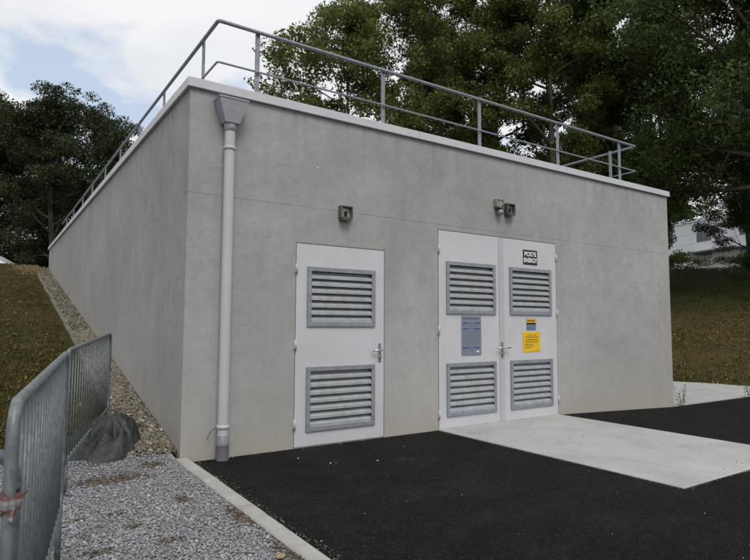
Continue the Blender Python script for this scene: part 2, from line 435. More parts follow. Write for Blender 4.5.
# ------------------------------------------------------------------ terrain
EYEZ = 1.3736
def sstep(a, b, x):
    t = np.clip((x-a)/(b-a), 0, 1); return t*t*(3-2*t)
def h_left(x, y):
    yy = np.clip(y, 0, 16.9)
    h = 0.08+0.19*yy
    h = h + np.clip(y-16.9, 0, 3)*0.035
    h = h - np.clip(y-19.5, 0, 8)*0.06
    h = h + np.clip(-x, 0, 3)*0.03*sstep(1, 8, y)
    h = np.where(y < 0, 0.08-0.04*np.clip(-y/0.4, 0, 1), h)
    return h
def h_right(x, y):
    h = -0.12 + 0.2*np.clip(x-13.4-0.30*np.clip(1.8-y, -4, 6), 0, 40) + 0.13*np.clip(y-2.6, 0, 30)
    lim = 4.45
    return np.minimum(h, lim) - 0.25*np.exp(-np.clip(lim-h, -5, 9)**2/0.2)*0
def h_front(x, y):
    return -0.12*np.clip((x-5.9)/3.07, 0, 1)
def hfun(x, y):
    x = np.asarray(x, float); y = np.asarray(y, float)
    t = sstep(0.5, 8.9, x)
    back = h_left(x, y)*(1-t)+h_right(x, y)*t
    fr = np.where(x > 0, h_front(x, y), h_left(x, y))
    rt = h_right(x, y)
    o = np.where((y > 0) & (x <= 8.97), back, np.where(x > 8.97, rt, fr))
    return np.where((y > 0) & (x <= 0), h_left(x, y), o)

def axis(fine0, fine1, step, ext, lo, hi):
    a = list(np.arange(fine0, fine1+1e-6, step)); s = step; v = a[-1]
    while v < hi: s *= ext; v = min(v+s, hi); a.append(v)
    s = step; v = a[0]
    while v > lo: s *= ext; v = max(v-s, lo); a.insert(0, v)
    return np.array(a)
gx = axis(-3, 3, 0.2, 1.06, -400, 500); gy = axis(-2, 18, 0.2, 1.06, -300, 600)
gx = np.unique(np.concatenate([gx, [0.0, 8.97, 9.2, 13.4]])); gy = np.unique(np.concatenate([gy, [0.0]]))
X, Y = np.meshgrid(gx, gy)
Z = hfun(X, Y)
# undulation outside the built surfaces, ground tucked under the paved ones
pavemask = ((Y < 0.22) & (X < 13.3) & (X > -7)) | ((X > 8) & (X < 14.5) & (Y < 3.2))
nz = np.array([mnoise.noise(Vector((x*0.35, y*0.35, 3.1))) for x, y in zip(X.ravel(), Y.ravel())]).reshape(X.shape)
nz2 = np.array([mnoise.noise(Vector((x*1.7, y*1.7, 9.1))) for x, y in zip(X.ravel(), Y.ravel())]).reshape(X.shape)
near_wall = ((X > -0.55) & (X < 9))
Z = Z+np.where(pavemask | near_wall, 0, nz*0.06+nz2*0.025)
Z = np.where(pavemask, Z-0.06, Z)
nyy, nxx = X.shape
verts = np.stack([X.ravel(), Y.ravel(), Z.ravel()], 1)
idx = np.arange(nyy*nxx).reshape(nyy, nxx)
faces = np.stack([idx[:-1, :-1].ravel(), idx[:-1, 1:].ravel(), idx[1:, 1:].ravel(), idx[1:, :-1].ravel()], 1)
def np_mesh(name, v, f, smooth=False):
    me = bpy.data.meshes.new(name)
    v = np.asarray(v, np.float32); f = np.asarray(f, np.int32); k = f.shape[1]
    me.vertices.add(len(v)); me.vertices.foreach_set('co', v.ravel())
    me.loops.add(f.size); me.loops.foreach_set('vertex_index', f.ravel())
    me.polygons.add(len(f)); me.polygons.foreach_set('loop_start', np.arange(0, f.size, k, dtype=np.int32))
    me.polygons.foreach_set('loop_total', np.full(len(f), k, np.int32))
    if smooth: me.polygons.foreach_set('use_smooth', np.ones(len(f), bool))
    me.update(calc_edges=True); me.validate()
    return me
tag(link('ground', np_mesh('ground', verts, faces, True), M_ground), kind='structure')

# asphalt yard
def grid_sheet(name, mat, xs, ys, zf, keep=None, kind='structure', thick=0.0):
    Xs, Ys = np.meshgrid(xs, ys); Zs = zf(Xs, Ys)
    v = np.stack([Xs.ravel(), Ys.ravel(), Zs.ravel()], 1); n = len(xs)
    ii = np.arange(len(ys)*n).reshape(len(ys), n)
    f = np.stack([ii[:-1, :-1].ravel(), ii[:-1, 1:].ravel(), ii[1:, 1:].ravel(), ii[1:, :-1].ravel()], 1)
    if keep is not None:
        c = v[f].mean(1); f = f[keep(c[:, 0], c[:, 1])]
    return tag(link(name, np_mesh(name, v, f, True), mat), kind=kind)
ax = np.concatenate([np.arange(0.08, 9.1, 0.25), np.arange(9.25, 60, 1.0)])
ay = np.concatenate([np.arange(-40, -6, 2.0), np.arange(-6, -0.2, 0.25), [0.0]])
grid_sheet('asphalt_yard', M_asphalt, ax, ay, lambda x, y: h_front(x, y)+0.004*np.sin(x*2.1)*np.sin(y*1.7)*(y < -0.3)-0.0)
# concrete slab before the double doors: 3 cm thick block set flush
mb = MB(); mb.box(3.30, 5.71, -3.2, 0.0, -0.03, 0.012, 0.004)
tag(mb.build('concrete_slab', M_slab), kind='structure')
# concrete apron beside the building
def apron_poly():
    m = MB()
    top = [(8.99, 0.0, -0.1), (11.9, -0.05, -0.1), (15.2, -0.25, -0.1), (14.3, 0.9, -0.1), (13.35, 2.45, -0.08), (12.8, 3.3, -0.06), (8.99, 3.0, -0.08)]
    m.poly(top)
    for a, b in zip(top, top[1:]+top[:1]):
        m.quad(a, (a[0], a[1], a[2]-0.1), (b[0], b[1], b[2]-0.1), b)
    return m
tag(apron_poly().build('concrete_path', M_slab), kind='structure')

# kerb (row of kerbstones)
kerb = tag(empty('kerb'), kind='structure')
mb = MB(); mb.box(-0.062, 0.062, -0.4985, 0.4985, -0.12, 0.0, 0.010); kme = mb.mesh('kerbstone'); kme.materials.append(M_kerb)
y = -0.005
for k in range(11):
    o = link('kerbstone', kme, None, kerb, (0.004-0.012*min(k, 3)+random.uniform(-0.004, 0.004), y-0.5, 0.058+random.uniform(-0.003, 0.003)))
    o.rotation_euler = (0, 0, R(random.uniform(-0.35, 0.35))+R(-0.3)); y -= 1.003

# gravel area
rng = np.random.default_rng(5)
def nval(x, y, s=1.0, o=0.0):
    return np.array([mnoise.noise(Vector((a*s+o, b*s, 1.3))) for a, b in zip(np.ravel(x), np.ravel(y))]).reshape(np.shape(x))
def gravel_edge(x):   # y of the limit between gravel and grass
    return np.where(x > -0.45, 0.12, 0.28+0.10*np.sin(x*3.1)+0.06*np.sin(x*9.0))
grid_sheet('gravel_bed', M_gravelbed, np.append(np.arange(-6.95, -0.10, 0.1), -0.06), np.append(np.arange(-14, -1, 0.5), np.arange(-1, 0.6, 0.1)),
           lambda x, y: hfun(np.minimum(x, -0.01), y)-0.004, keep=lambda x, y: y < gravel_edge(x))

def ico(level=1):
    bm = bmesh.new(); bmesh.ops.create_icosphere(bm, subdivisions=level, radius=1); bm.verts.index_update()
    v = np.array([q.co[:] for q in bm.verts]); f = np.array([[w.index for w in q.verts] for q in bm.faces]); bm.free(); return v, f
IV, IF = ico(1)
def scatter_stones(xs, ys, zs, size, name, mats, midx=None, flat=0.65):
    n = len(xs)
    sc = size*(0.55+0.9*rng.random(n)**1.5)
    jitter = 1+0.35*(rng.random((n, len(IV), 3))-0.5)*1.4
    V = IV[None]*jitter*np.stack([sc*(0.8+0.5*rng.random(n)), sc*(0.7+0.4*rng.random(n)), sc*flat*(0.7+0.5*rng.random(n))], 1)[:, None, :]
    a = rng.random(n)*6.283; t = rng.normal(0, 0.4, n)
    ca, sa, ct, st_ = np.cos(a), np.sin(a), np.cos(t), np.sin(t)
    y_ = V[..., 1]*ct[:, None]-V[..., 2]*st_[:, None]; z_ = V[..., 1]*st_[:, None]+V[..., 2]*ct[:, None]; x_ = V[..., 0]
    X_ = x_*ca[:, None]-y_*sa[:, None]+xs[:, None]; Y_ = x_*sa[:, None]+y_*ca[:, None]+ys[:, None]; Z_ = z_+zs[:, None]
    VV = np.stack([X_, Y_, Z_], -1).reshape(-1, 3)
    FF = (IF[None]+(np.arange(n)*len(IV))[:, None, None]).reshape(-1, 3)
    me = np_mesh(name, VV, FF)
    if midx is not None:
        me.polygons.foreach_set('material_index', np.repeat(midx, len(IF)).astype(np.int32))
    return tag(link(name, me, mats), kind='stuff')

PATCH = [(-0.70, -0.47, 0.36, 0.16), (-0.84, -1.43, 0.07, 0.05), (-0.78, -1.75, 0.06, 0.07), (-1.03, -2.11, 0.08, 0.06), (-0.10, -1.95, 0.10, 0.26),
         (-1.05, -1.42, 0.06, 0.05), (-0.64, -2.14, 0.10, 0.05), (-0.09, -2.75, 0.09, 0.35), (-0.30, -0.20, 0.13, 0.09), (-0.35, -1.35, 0.06, 0.1), (-0.6, -2.7, 0.07, 0.05)]
def soil(x, y):
    s = np.zeros(len(x))
    for (a, b, c, d) in PATCH: s = np.maximum(s, np.exp(-(((x-a)/c)**2+((y-b)/d)**2)))
    return s
n = 46000
xs = rng.uniform(-1.9, -0.075, n); ys = rng.uniform(-4.6, 0.35, n)
keep = (ys < gravel_edge(xs)+rng.normal(0, 0.035, n)) & ((xs > -1.75) | (rng.random(n) < 0.7))
xs, ys = xs[keep], ys[keep]
so = soil(xs, ys)
mi = (so+rng.normal(0, 0.13, len(xs)) > 0.42).astype(int)
scatter_stones(xs, ys, hfun(xs, ys)+rng.uniform(-0.004, 0.010, len(xs))-mi*0.004, 0.0092, 'gravel_stones', [M_st_grey, M_st_brown], mi)

# pebble strip by the side wall
n = 16500
ys = np.concatenate([rng.uniform(0.08, 6.0, 11500), rng.uniform(6, 16.2, n-11500)]); 
wd = np.where(ys < 2.1, 0.46-0.12*np.clip(ys-1.1, 0, 1), 0.31)
xs = -0.012-wd*rng.random(n)
keep = ys > 0.06+0.1*np.sin(xs*14)+rng.normal(0, 0.04, n)
xs, ys = xs[keep], ys[keep]
scatter_stones(xs, ys, hfun(xs, ys)+rng.uniform(0, 0.02, len(xs)), 0.0165, 'pebble_strip', [M_st_tan], None)
# edging stones between strip and grass
edge = tag(empty('strip_edging'), kind='structure')
mb = MB(); mb.box(-0.045, 0.045, -0.485, 0.485, -0.15, 0.0, 0.012); eme = mb.mesh('edging_stone'); eme.materials.append(M_edging)
y = 1.55
while y < 16:
    o = link('edging_stone', eme, None, edge, (-0.375+random.uniform(-0.015, 0.015), y+0.5, float(hfun(-0.375, y+0.5))+0.026+random.uniform(-0.012, 0.01)))
    o.rotation_euler = (math.atan(0.19)+R(random.uniform(-0.8, 0.8)), R(random.uniform(-4, 4)), R(random.uniform(-1.2, 1.2))); y += 1.02

# grit scattered on asphalt, thicker beside the kerb
n = 520
xa = 0.088+np.abs(rng.normal(0, 0.05, n)); ya = rng.uniform(-4.3, -0.05, n)
n2 = 110
xb = rng.uniform(0.1, 9, n2); yb = rng.uniform(-4.2, -0.1, n2); kb = ~((xb > 3.25) & (xb < 5.76) & (yb > -3.25)); xb, yb = xb[kb], yb[kb]
n3 = 220
xc = rng.uniform(0.1, 8.9, n3); yc = -0.02-np.abs(rng.normal(0, 0.03, n3)); kc = ~((xc > 3.25) & (xc < 5.76)); xc, yc = xc[kc], yc[kc]
xs = np.concatenate([xa, xb, xc]); ys = np.concatenate([ya, yb, yc])
scatter_stones(xs, ys, h_front(xs, ys)+0.003, 0.0048, 'asphalt_grit', [M_st_grit], None)
n = 14
xs = rng.uniform(0.12, 2.4, n); ys = rng.uniform(-2.6, -0.4, n)
scatter_stones(xs, ys, h_front(xs, ys)+0.004, 0.0095, 'loose_white_chips', [M_st_grit], None)

n = 26
xs = rng.uniform(3.35, 5.65, n); ys = rng.uniform(-3.1, -0.1, n)
scatter_stones(xs, ys, np.full(n, 0.014), 0.006, 'slab_debris', [M_st_brown], None)
n = 500
e = rng.integers(0, 3, n); t = rng.random(n)
xs = np.where(e == 0, 3.285-np.abs(rng.normal(0, 0.012, n)), np.where(e == 1, 5.725+np.abs(rng.normal(0, 0.012, n)), 3.3+2.4*t)); ys = np.where(e == 2, -3.21-np.abs(rng.normal(0, 0.012, n)), -3.2*t)
scatter_stones(xs, ys, np.full(n, 0.003), 0.005, 'slab_edge_dirt', [M_st_brown], None)

# grass blades
def blades(px, py, pz, hgt, wid, name, mat, per=3):
    n = len(px); px = np.repeat(px, per); py = np.repeat(py, per); pz = np.repeat(pz, per); hgt = np.repeat(hgt, per); m_ = n*per
    px = px+rng.normal(0, 0.012, m_)*hgt/0.06; py = py+rng.normal(0, 0.012, m_)*hgt/0.06
    a = rng.random(m_)*6.283; lean = rng.random(m_)*0.9*hgt; hh = hgt*(0.5+0.8*rng.random(m_)); b = rng.random(m_)*6.283
    dx, dy = np.cos(a)*wid/2, np.sin(a)*wid/2
    v0 = np.stack([px-dx, py-dy, pz], 1); v1 = np.stack([px+dx, py+dy, pz], 1)
    v2 = np.stack([px+np.cos(b)*lean, py+np.sin(b)*lean, pz+hh], 1)
    V = np.stack([v0, v1, v2], 1).reshape(-1, 3); Fc = np.arange(m_*3).reshape(-1, 3)
    return tag(link(name, np_mesh(name, V, Fc), mat), kind='stuff')
def hg(x, y):   # ground height including the undulation
    return hfun(x, y)+nval(x, y, 0.35)*0.06
n = 32000
ys = 0.2+rng.random(n)**1.6*17.5; xs = rng.uniform(-2.6, -0.46, n)
xs = np.where(ys < 1.6, rng.uniform(-3.0, -0.62, n), xs)
keep = ys > gravel_edge(xs)+rng.normal(0, 0.05, n); xs, ys = xs[keep], ys[keep]
blades(xs, ys, hfun(xs, ys)-0.01, 0.035+0.03*rng.random(len(xs)), 0.008, 'bank_grass', M_blades)
# low broad-leaved weeds and clover among the bank grass
def leaf_patches(xr, yr, nclump, per, spread, size, name, mat, ok):
    cx = rng.uniform(*xr, nclump); cy = yr[0]+rng.random(nclump)**1.5*(yr[1]-yr[0]); k = ok(cx, cy); cx, cy = cx[k], cy[k]
    sc = rng.uniform(0.5, 1.5, len(cx))
    px = np.repeat(cx, per)+rng.normal(0, spread, len(cx)*per)*np.repeat(sc, per); py = np.repeat(cy, per)+rng.normal(0, spread, len(cx)*per)*np.repeat(sc, per)
    k = ok(px, py); px, py = px[k], py[k]; m_ = len(px)
    pz = hfun(px, py)+rng.random(m_)*0.06+0.01
    nr = rng.normal(0, 0.5, (m_, 3))+np.array([0, -0.2, 1.0]); nr /= np.linalg.norm(nr, axis=1)[:, None]
    u = np.cross(nr, rng.normal(0, 1, (m_, 3))); u /= np.linalg.norm(u, axis=1)[:, None]; v = np.cross(nr, u); s_ = (size*(0.5+rng.random(m_)))[:, None]
    P = np.stack([px, py, pz], 1)
    V = np.stack([P-u*s_*0.5, P+v*s_*0.3, P+u*s_*0.5, P-v*s_*0.3], 1).reshape(-1, 3)
    return tag(link(name, np_mesh(name, V, np.arange(m_*4).reshape(-1, 4)), mat), kind='stuff')
leaf_patches((-3.2, -0.5), (0.3, 17), 1100, 22, 0.07, 0.030, 'bank_weeds', M_blades, lambda x, y: (y > gravel_edge(x)+0.05) & (x < np.where(y < 1.6, -0.62, -0.5)))
leaf_patches((-3.0, -0.5), (0.5, 17), 60, 6, 0.3, 0.045, 'fallen_leaves', stones('dry_leaves', [(0.0, (0.12, 0.07, 0.02)), (0.8, (0.25, 0.16, 0.04)), (1.0, (0.5, 0.36, 0.05))]), lambda x, y: (y > 0.4) & (x < -0.6))
leaf_patches((13, 36), (-3, 14), 1500, 16, 0.2, 0.055, 'slope_weeds', M_blades, lambda x, y: x > 13.8+np.clip(1.8-y, -4, 6)*0.32)
n = 42000
xs = 12.8+rng.random(n)**1.1*26; ys = rng.uniform(-4, 16, n)
keep = (xs > 13.5+np.clip(1.8-ys, -4, 6)*0.32+rng.normal(0, 0.12, n)) & (ys > (xs-14)*0.10-3)
xs, ys = xs[keep], ys[keep]
blades(xs, ys, hfun(xs, ys)-0.02, 0.06+0.05*rng.random(len(xs)), 0.022, 'slope_grass', M_blades)

# ------------------------------------------------------------------ the building
W, LEN, HT = 8.97, 16.15, 3.81
D1, D2, DH = 1.2254, 2.4491, 2.30
E1, E2, EH = 3.3095, 5.7125, 2.652
ZJ = 2.717
bld = empty('utility_building', (0, 0, 0), 0, 'flat-roofed grey concrete utility building with white louvred doors, dug into the grass bank', 'building')
mb = MB()
xs_ = [0, D1, D2, E1, E2, W]; zs_ = [-0.4, 0.0, DH, EH, ZJ-0.0025]
wall_mesh(mb, xs_, zs_, lambda i, j: not ((i == 1 and j == 1) or (i == 3 and j in (1, 2))), 0.0, 0.2)
mb.build('wall_panel', M_wall, bld)['label'] = 'lower front wall panel around the doors'
mb = MB(); wall_mesh(mb, [0, W], [ZJ+0.0025, HT], lambda i, j: True, 0.0, 0.2)
mb.build('wall_panel', M_wall, bld)['label'] = 'upper front wall panel above the joint'
mb = MB(); mb.box(0.01, W-0.01, 0.204, 0.24, ZJ-0.03, ZJ+0.03); mb.build('joint_filler', M_edging, bld)
mb = MB(); mb.box(0.003, W-0.01, 0.0022, 0.19, ZJ-0.0023, ZJ+0.0023); mb.build('joint_filler', M_kerb, bld)
mb = MB(); wall_mesh(mb, [0.204, LEN], [-0.4, HT], lambda i, j: True, 0.0, 0.2, 'y'); 
mb.build('side_wall', M_side, bld)['label'] = 'long side wall running back along the grass bank'
mb = MB(); wall_mesh(mb, [0.204, LEN], [-0.4, HT], lambda i, j: True, W-0.2, W, 'y'); mb.build('side_wall', M_side, bld)
mb = MB(); mb.box(0.2, W-0.2, LEN-0.2, LEN, -0.4, HT); mb.build('rear_wall', M_wall, bld)
mb = MB(); mb.box(0.2, W-0.2, 0.2, LEN-0.2, 3.55, 3.80); mb.build('roof', M_roof, bld)
# coping: lengths of folded metal with a drip edge; joints every ~3 m
def coping(a, b, along, face, inn):
    m = MB(); lo, hi = min(face, inn), max(face, inn)
    for (p0, p1) in ((a, b),):
        if along == 'x': m.box(p0, p1, lo, hi, HT+0.002, HT+0.102, 0.004)
        else: m.box(lo, hi, p0, p1, HT+0.002, HT+0.102, 0.004)
    return m
OUT = 0.04
cuts = [-OUT, 2.98, 5.98, W+OUT]
for a, b in zip(cuts[:-1], cuts[1:]): coping(a+0.0015, b-0.0015, 'x', -OUT, 0.30).build('coping', M_coping, bld)
cuts = [0.303, 3.2, 6.2, 9.2, 12.2, LEN+OUT]
for a, b in zip(cuts[:-1], cuts[1:]):
    coping(a+0.0015, b-0.0015, 'y', -OUT, 0.30).build('coping', M_coping, bld)
    coping(a+0.0015, b-0.0015, 'y', W+OUT, W-0.30).build('coping', M_coping, bld)
coping(0.302, W-0.302, 'x', LEN+OUT, LEN-0.30).build('coping', M_coping, bld)

mb = MB(); mb.poly([(1.475, -0.002, 3.195), (1.498, -0.002, 3.19), (1.505, -0.002, 3.208), (1.485, -0.002, 3.216)]); mb.build('paint_fleck', M_coping, bld, fix=False)
# --- doors
def louvre(door, x0, x1, z0, z1, yf):
    """frame proud of the leaf, sloping blades, dark mesh behind"""
    fw = 0.052; t = 0.022
    m = MB()
    m.box(x0, x1, yf-t, yf-0.001, z1-fw, z1, 0.003); m.box(x0, x1, yf-t, yf-0.001, z0, z0+fw, 0.003)
    m.box(x0, x0+fw, yf-t, yf-0.001, z0+fw+0.0005, z1-fw-0.0005, 0.003); m.box(x1-fw, x1, yf-t, yf-0.001, z0+fw+0.0005, z1-fw-0.0005, 0.003)
    m.build('louvre_frame', M_louvre, door)
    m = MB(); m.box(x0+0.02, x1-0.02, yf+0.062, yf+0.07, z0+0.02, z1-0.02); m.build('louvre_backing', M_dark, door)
    nb = 7; zi0, zi1 = z0+fw, z1-fw; p = (zi1-zi0)/nb
    bm = MB(); xa, xb = 0.0, x1-x0-2*fw
    # section: front lip, sloping plate rising inwards, rear upturn; 2 mm sheet
    prof = [(-0.012, 0.004), (-0.012, 0.034), (0.046, 0.034+0.046), (0.046, 0.096)]
    th = 0.003
    pr2 = [(y_+th, z_-0.0005) for (y_, z_) in prof]
    for (a, b) in zip(prof[:-1], prof[1:]):
        bm.quad((xa, a[0], a[1]), (xb, a[0], a[1]), (xb, b[0], b[1]), (xa, b[0], b[1]))
    for (a, b) in zip(pr2[:-1], pr2[1:]):
        bm.quad((xa, a[0], a[1]), (xa, b[0], b[1]), (xb, b[0], b[1]), (xb, a[0], a[1]))
    bm.quad((xa, prof[0][0], prof[0][1]), (xa, pr2[0][0], pr2[0][1]), (xb, pr2[0][0], pr2[0][1]), (xb, prof[0][0], prof[0][1]))
    me = bm.mesh('louvre_blade'); me.materials.append(M_blade)
    for k in range(nb):
        o = link('louvre_blade', me, None, door, (x0+fw, yf-0.004, zi0+k*p-0.004))
        if k == nb-1: o.scale = (1, 1, 0.86)
        o.location.z += random.uniform(-0.0015, 0.0015)

def leaf(door, x0, x1, z0, z1, lvs, yf, name='door_leaf'):
    m = MB(); la, lb = lvs[0][0]+0.03, lvs[0][1]-0.03
    zs = [z0]; 
    for (a, b, c, d) in lvs: zs += [c+0.03, d-0.03]
    zs.append(z1)
    wall_mesh(m, [x0, la, lb, x1], zs, lambda i, j: not (i == 1 and j % 2 == 1), yf, yf+0.05)
    m.build(name, M_door, door)
    for (a, b, c, d) in lvs: louvre(door, a, b, c, d, yf)

def handle(door, x, z, yf, left=True, right=False):
    m = MB(); m.box(x-0.021, x+0.021, yf-0.010, yf-0.0015, z-0.115, z+0.115, 0.004)
    m.tube([(x, yf-0.01, z+0.03), (x, yf-0.055, z+0.03)], 0.011, 10)
    if left: m.tube([(x+0.01, yf-0.052, z+0.03), (x-0.03, yf-0.056, z+0.03), (x-0.13, yf-0.05, z+0.028)], 0.010, 10)
    if right: m.tube([(x-0.01, yf-0.052, z+0.03), (x+0.03, yf-0.056, z+0.03), (x+0.13, yf-0.05, z+0.028)], 0.010, 10)
    m.tube([(x, yf-0.008, z-0.05), (x, yf-0.032, z-0.05)], 0.017, 12)
    m.build('handle', M_chrome, door)

def hinge(door, x, z, yf):
    m = MB(); m.tube([(x, yf-0.014, z-0.055), (x, yf-0.014, z+0.055)], 0.0125, 10); m.box(x-0.018, x+0.018, yf-0.006, yf+0.004, z-0.05, z+0.05, 0.002)
    m.build('hinge', M_hinge, door)

def dframe(door, x0, x1, z1, y0=0.004):
    m = MB(); w = 0.022
    m.box(x0+0.001, x0+w, y0, y0+0.09, 0.0, z1-0.001); m.box(x1-w, x1-0.001, y0, y0+0.09, 0.0, z1-0.001); m.box(x0+w, x1-w, y0, y0+0.09, z1-w, z1-0.001)
    m.build('door_frame', M_frame, door)
    m = MB(); m.box(x0+0.002, x1-0.002, 0.12, 0.13, 0.001, z1-0.002); m.build('door_backing', M_dark, door)
    m = MB(); m.box(x0+w, x1-w, 0.01, 0.11, 0.0, 0.012); m.build('threshold', M_astragal, door)

YF = -0.004
def door_obj(label):
    o = link('door', None, None, bld); o['label'] = label; return o
d1 = door_obj('single louvred door near the downpipe')
dframe(d1, D1, D2, DH)
leaf(d1, D1+0.010, D2-0.014, 0.014, DH-0.014, [(1.370, 2.300, 0.170, 0.891), (1.370, 2.300, 1.346, 2.031)], YF)
handle(d1, 2.372, 1.03, YF)
for z in (2.0, 1.14, 0.26): hinge(d1, D1+0.006, z, YF)
d2 = door_obj('double louvred door behind the pale concrete slab')
dframe(d2, E1, E2, EH)
EM = 4.495
leaf(d2, E1+0.012, EM-0.004, 0.014, EH-0.014, [(3.450, 4.370, 0.162, 0.862), (3.450, 4.370, 1.520, 2.230)], YF)
leaf(d2, EM+0.004, E2-0.012, 0.014, EH-0.014, [(4.660, 5.575, 0.162, 0.864), (4.660, 5.575, 1.523, 2.222)], YF)
mb = MB(); mb.box(EM-0.050, EM+0.050, YF-0.010, YF-0.001, 0.014, EH-0.016, 0.002); mb.build('meeting_strip', M_astragal, d2)
handle(d2, EM-0.01, 1.02, YF-0.010, True, True)
for z in (2.38, 1.30, 0.20): hinge(d2, E1+0.008, z, YF)
for z in (2.42, 1.55, 0.24): hinge(d2, E2-0.008, z, YF)

# --- downpipe with hopper
dp = empty('downpipe', (0.40, -0.078, 0), 0, 'light grey plastic downpipe with trapezoid hopper on the front wall near the corner', 'downpipe')
mb = MB(); mb.lathe([(0.0555, 0.235), (0.0555, 3.52)], n=24); mb.build('pipe', M_pvc, dp)
for z in (0.33, 3.215):
    mb = MB(); mb.lathe([(0.056, -0.02), (0.064, -0.017), (0.066, 0), (0.064, 0.017), (0.056, 0.02)], (0, 0, z), 24)
    mb.box(-0.012, 0.012, 0.05, 0.078, z-0.012, z+0.012); mb.build('pipe_clip', M_pvc, dp)
mb = MB(); mb.lathe([(0.0, 3.40), (0.062, 3.40), (0.0625, 3.47), (0.058, 3.53)], n=24); mb.build('coupler', M_pvc, dp)
mb = MB(); mb.lathe([(0.0640, -0.02), (0.0640, 0.14), (0.067, 0.145), (0.067, 0.16), (0.0635, 0.165), (0.062, 0.245), (0.054, 0.247)], n=24); mb.build('base_sleeve', M_pvc_dark, dp)
hp = MB()
def ring(w0, w1, y0, y1, z): return [(w0, y0, z), (w1, y0, z), (w1, y1, z), (w0, y1, z)]
yb_ = 0.078; 
r0 = ring(-0.085, 0.085, -0.075, yb_, 3.475); r1 = ring(-0.165, 0.165, -0.115, yb_, 3.70); r2 = ring(-0.165, 0.165, -0.115, yb_, 3.712); r3 = ring(-0.173, 0.173, -0.123, yb_, 3.712); r4 = ring(-0.173, 0.173, -0.123, yb_, 3.728)
r5 = ring(-0.158, 0.158, -0.108, yb_-0.004, 3.728); r6 = ring(-0.150, 0.150, -0.10, yb_-0.004, 3.66)
rs = [r0, r1, r2, r3, r4, r5, r6]
for a, b in zip(rs[:-1], rs[1:]):
    for i in range(4): hp.quad(a[i], a[(i+1) % 4], b[(i+1) % 4], b[i])
hp.poly(r0[::-1]); hp.poly(r6)
hp.v = [(v_[0]*0.93, v_[1], v_[2]) for v_ in hp.v]
hp.build('hopper', M_zinc, dp)
mb = MB(); mb.tube([(-0.055, 0.02, 0.33), (-0.10, -0.01, 0.315), (-0.14, 0.0, 0.27), (-0.155, 0.01, 0.22)], 0.0035, 6); mb.build('loose_wire', M_gap, dp)

# --- wall lights
M_lampbody = simple('lamp_body_grey', (0.12, 0.12, 0.105), 0.5, 0.2, 0.15, 30)
M_lampin = simple('lamp_reflector', (0.42, 0.41, 0.38), 0.35, 0.3, 0.1, 20)
M_lampwhite = simple('lamp_white_plastic', (0.26, 0.25, 0.205), 0.5, 0, 0.15, 20)
M_lens = simple('sensor_lens', (0.22, 0.22, 0.27), 0.25, 0, 0.1, 20, 0.6)
def flood(par, cx, cz, w=0.165, h=0.15, dpt=0.075, tilt=0):
    m = MB(); t = 0.016; x0, x1, z0, z1 = cx-w/2, cx+w/2, cz-h/2, cz+h/2
    m.box(x0, x1, -dpt, -0.003, z1-t, z1, 0.002); m.box(x0, x1, -dpt, -0.003, z0, z0+t, 0.002)
    m.box(x0, x0+t, -dpt, -0.003, z0+t, z1-t); m.box(x1-t, x1, -dpt, -0.003, z0+t, z1-t)
    m.build('housing', M_lampbody, par)
    m = MB(); m.quad((x0+t, -0.02, z0+t), (x1-t, -0.02, z0+t), (x1-t, -0.02, z1-t), (x0+t, -0.02, z1-t)); m.build('reflector', M_lampin, par)
    m = MB(); m.box(cx-0.012, cx+0.014, -0.055, -0.022, z0+t, cz+0.012, 0.002); m.build('lamp_holder', M_dark, par)
    m = MB(); m.obox(Matrix.Translation((cx-0.01, -0.05, z0-0.012)) @ Matrix.Rotation(R(12), 4, 'X'), w*0.8, 0.09, 0.022, 0.003); m.build('bracket', M_lampbody, par)
l1 = empty('wall_light', (0, 0, 0), 0, 'small square open wall lamp above the single louvred door', 'wall light'); l1.location = (1.855, 0, 2.705)
flood(l1, 0, 0)
l2 = empty('wall_light', (4.55, 0, 3.08), 0, 'twin wall lamp with a round sensor under it, above the double doors', 'wall light')
flood(l2, 0.105, -0.01, 0.165, 0.155, 0.08)
mb = MB(); mb.box(-0.19, -0.055, -0.075, -0.003, -0.01, 0.11, 0.006); mb.build('junction_box', M_lampwhite, l2)
for b_ in ((-0.175, -0.14, -0.09, -0.076, 0.075, 0.10), (-0.10, -0.065, -0.09, -0.076, 0.075, 0.10), (-0.18, -0.06, -0.095, -0.02, -0.03, -0.012)):
    mb = MB(); mb.box(*b_, 0.003); mb.build('clip', M_lampbody, l2)
mb = MB(); mb.tube([(-0.10, -0.08, -0.015), (-0.06, -0.09, 0.05), (0.02, -0.06, 0.04)], 0.011, 8); mb.build('arm', M_lampbody, l2)
bm = bmesh.new(); bmesh.ops.create_uvsphere(bm, u_segments=16, v_segments=10, radius=0.046)
mb = MB(); mb.addbm(bm, Matrix.Translation((-0.115, -0.065, -0.085)), True); mb.build('sensor', M_lens, l2)
mb = MB(); mb.tube([(-0.115, -0.05, -0.035), (-0.115, -0.055, -0.06)], 0.018, 10); mb.build('sensor_neck', M_lampbody, l2)

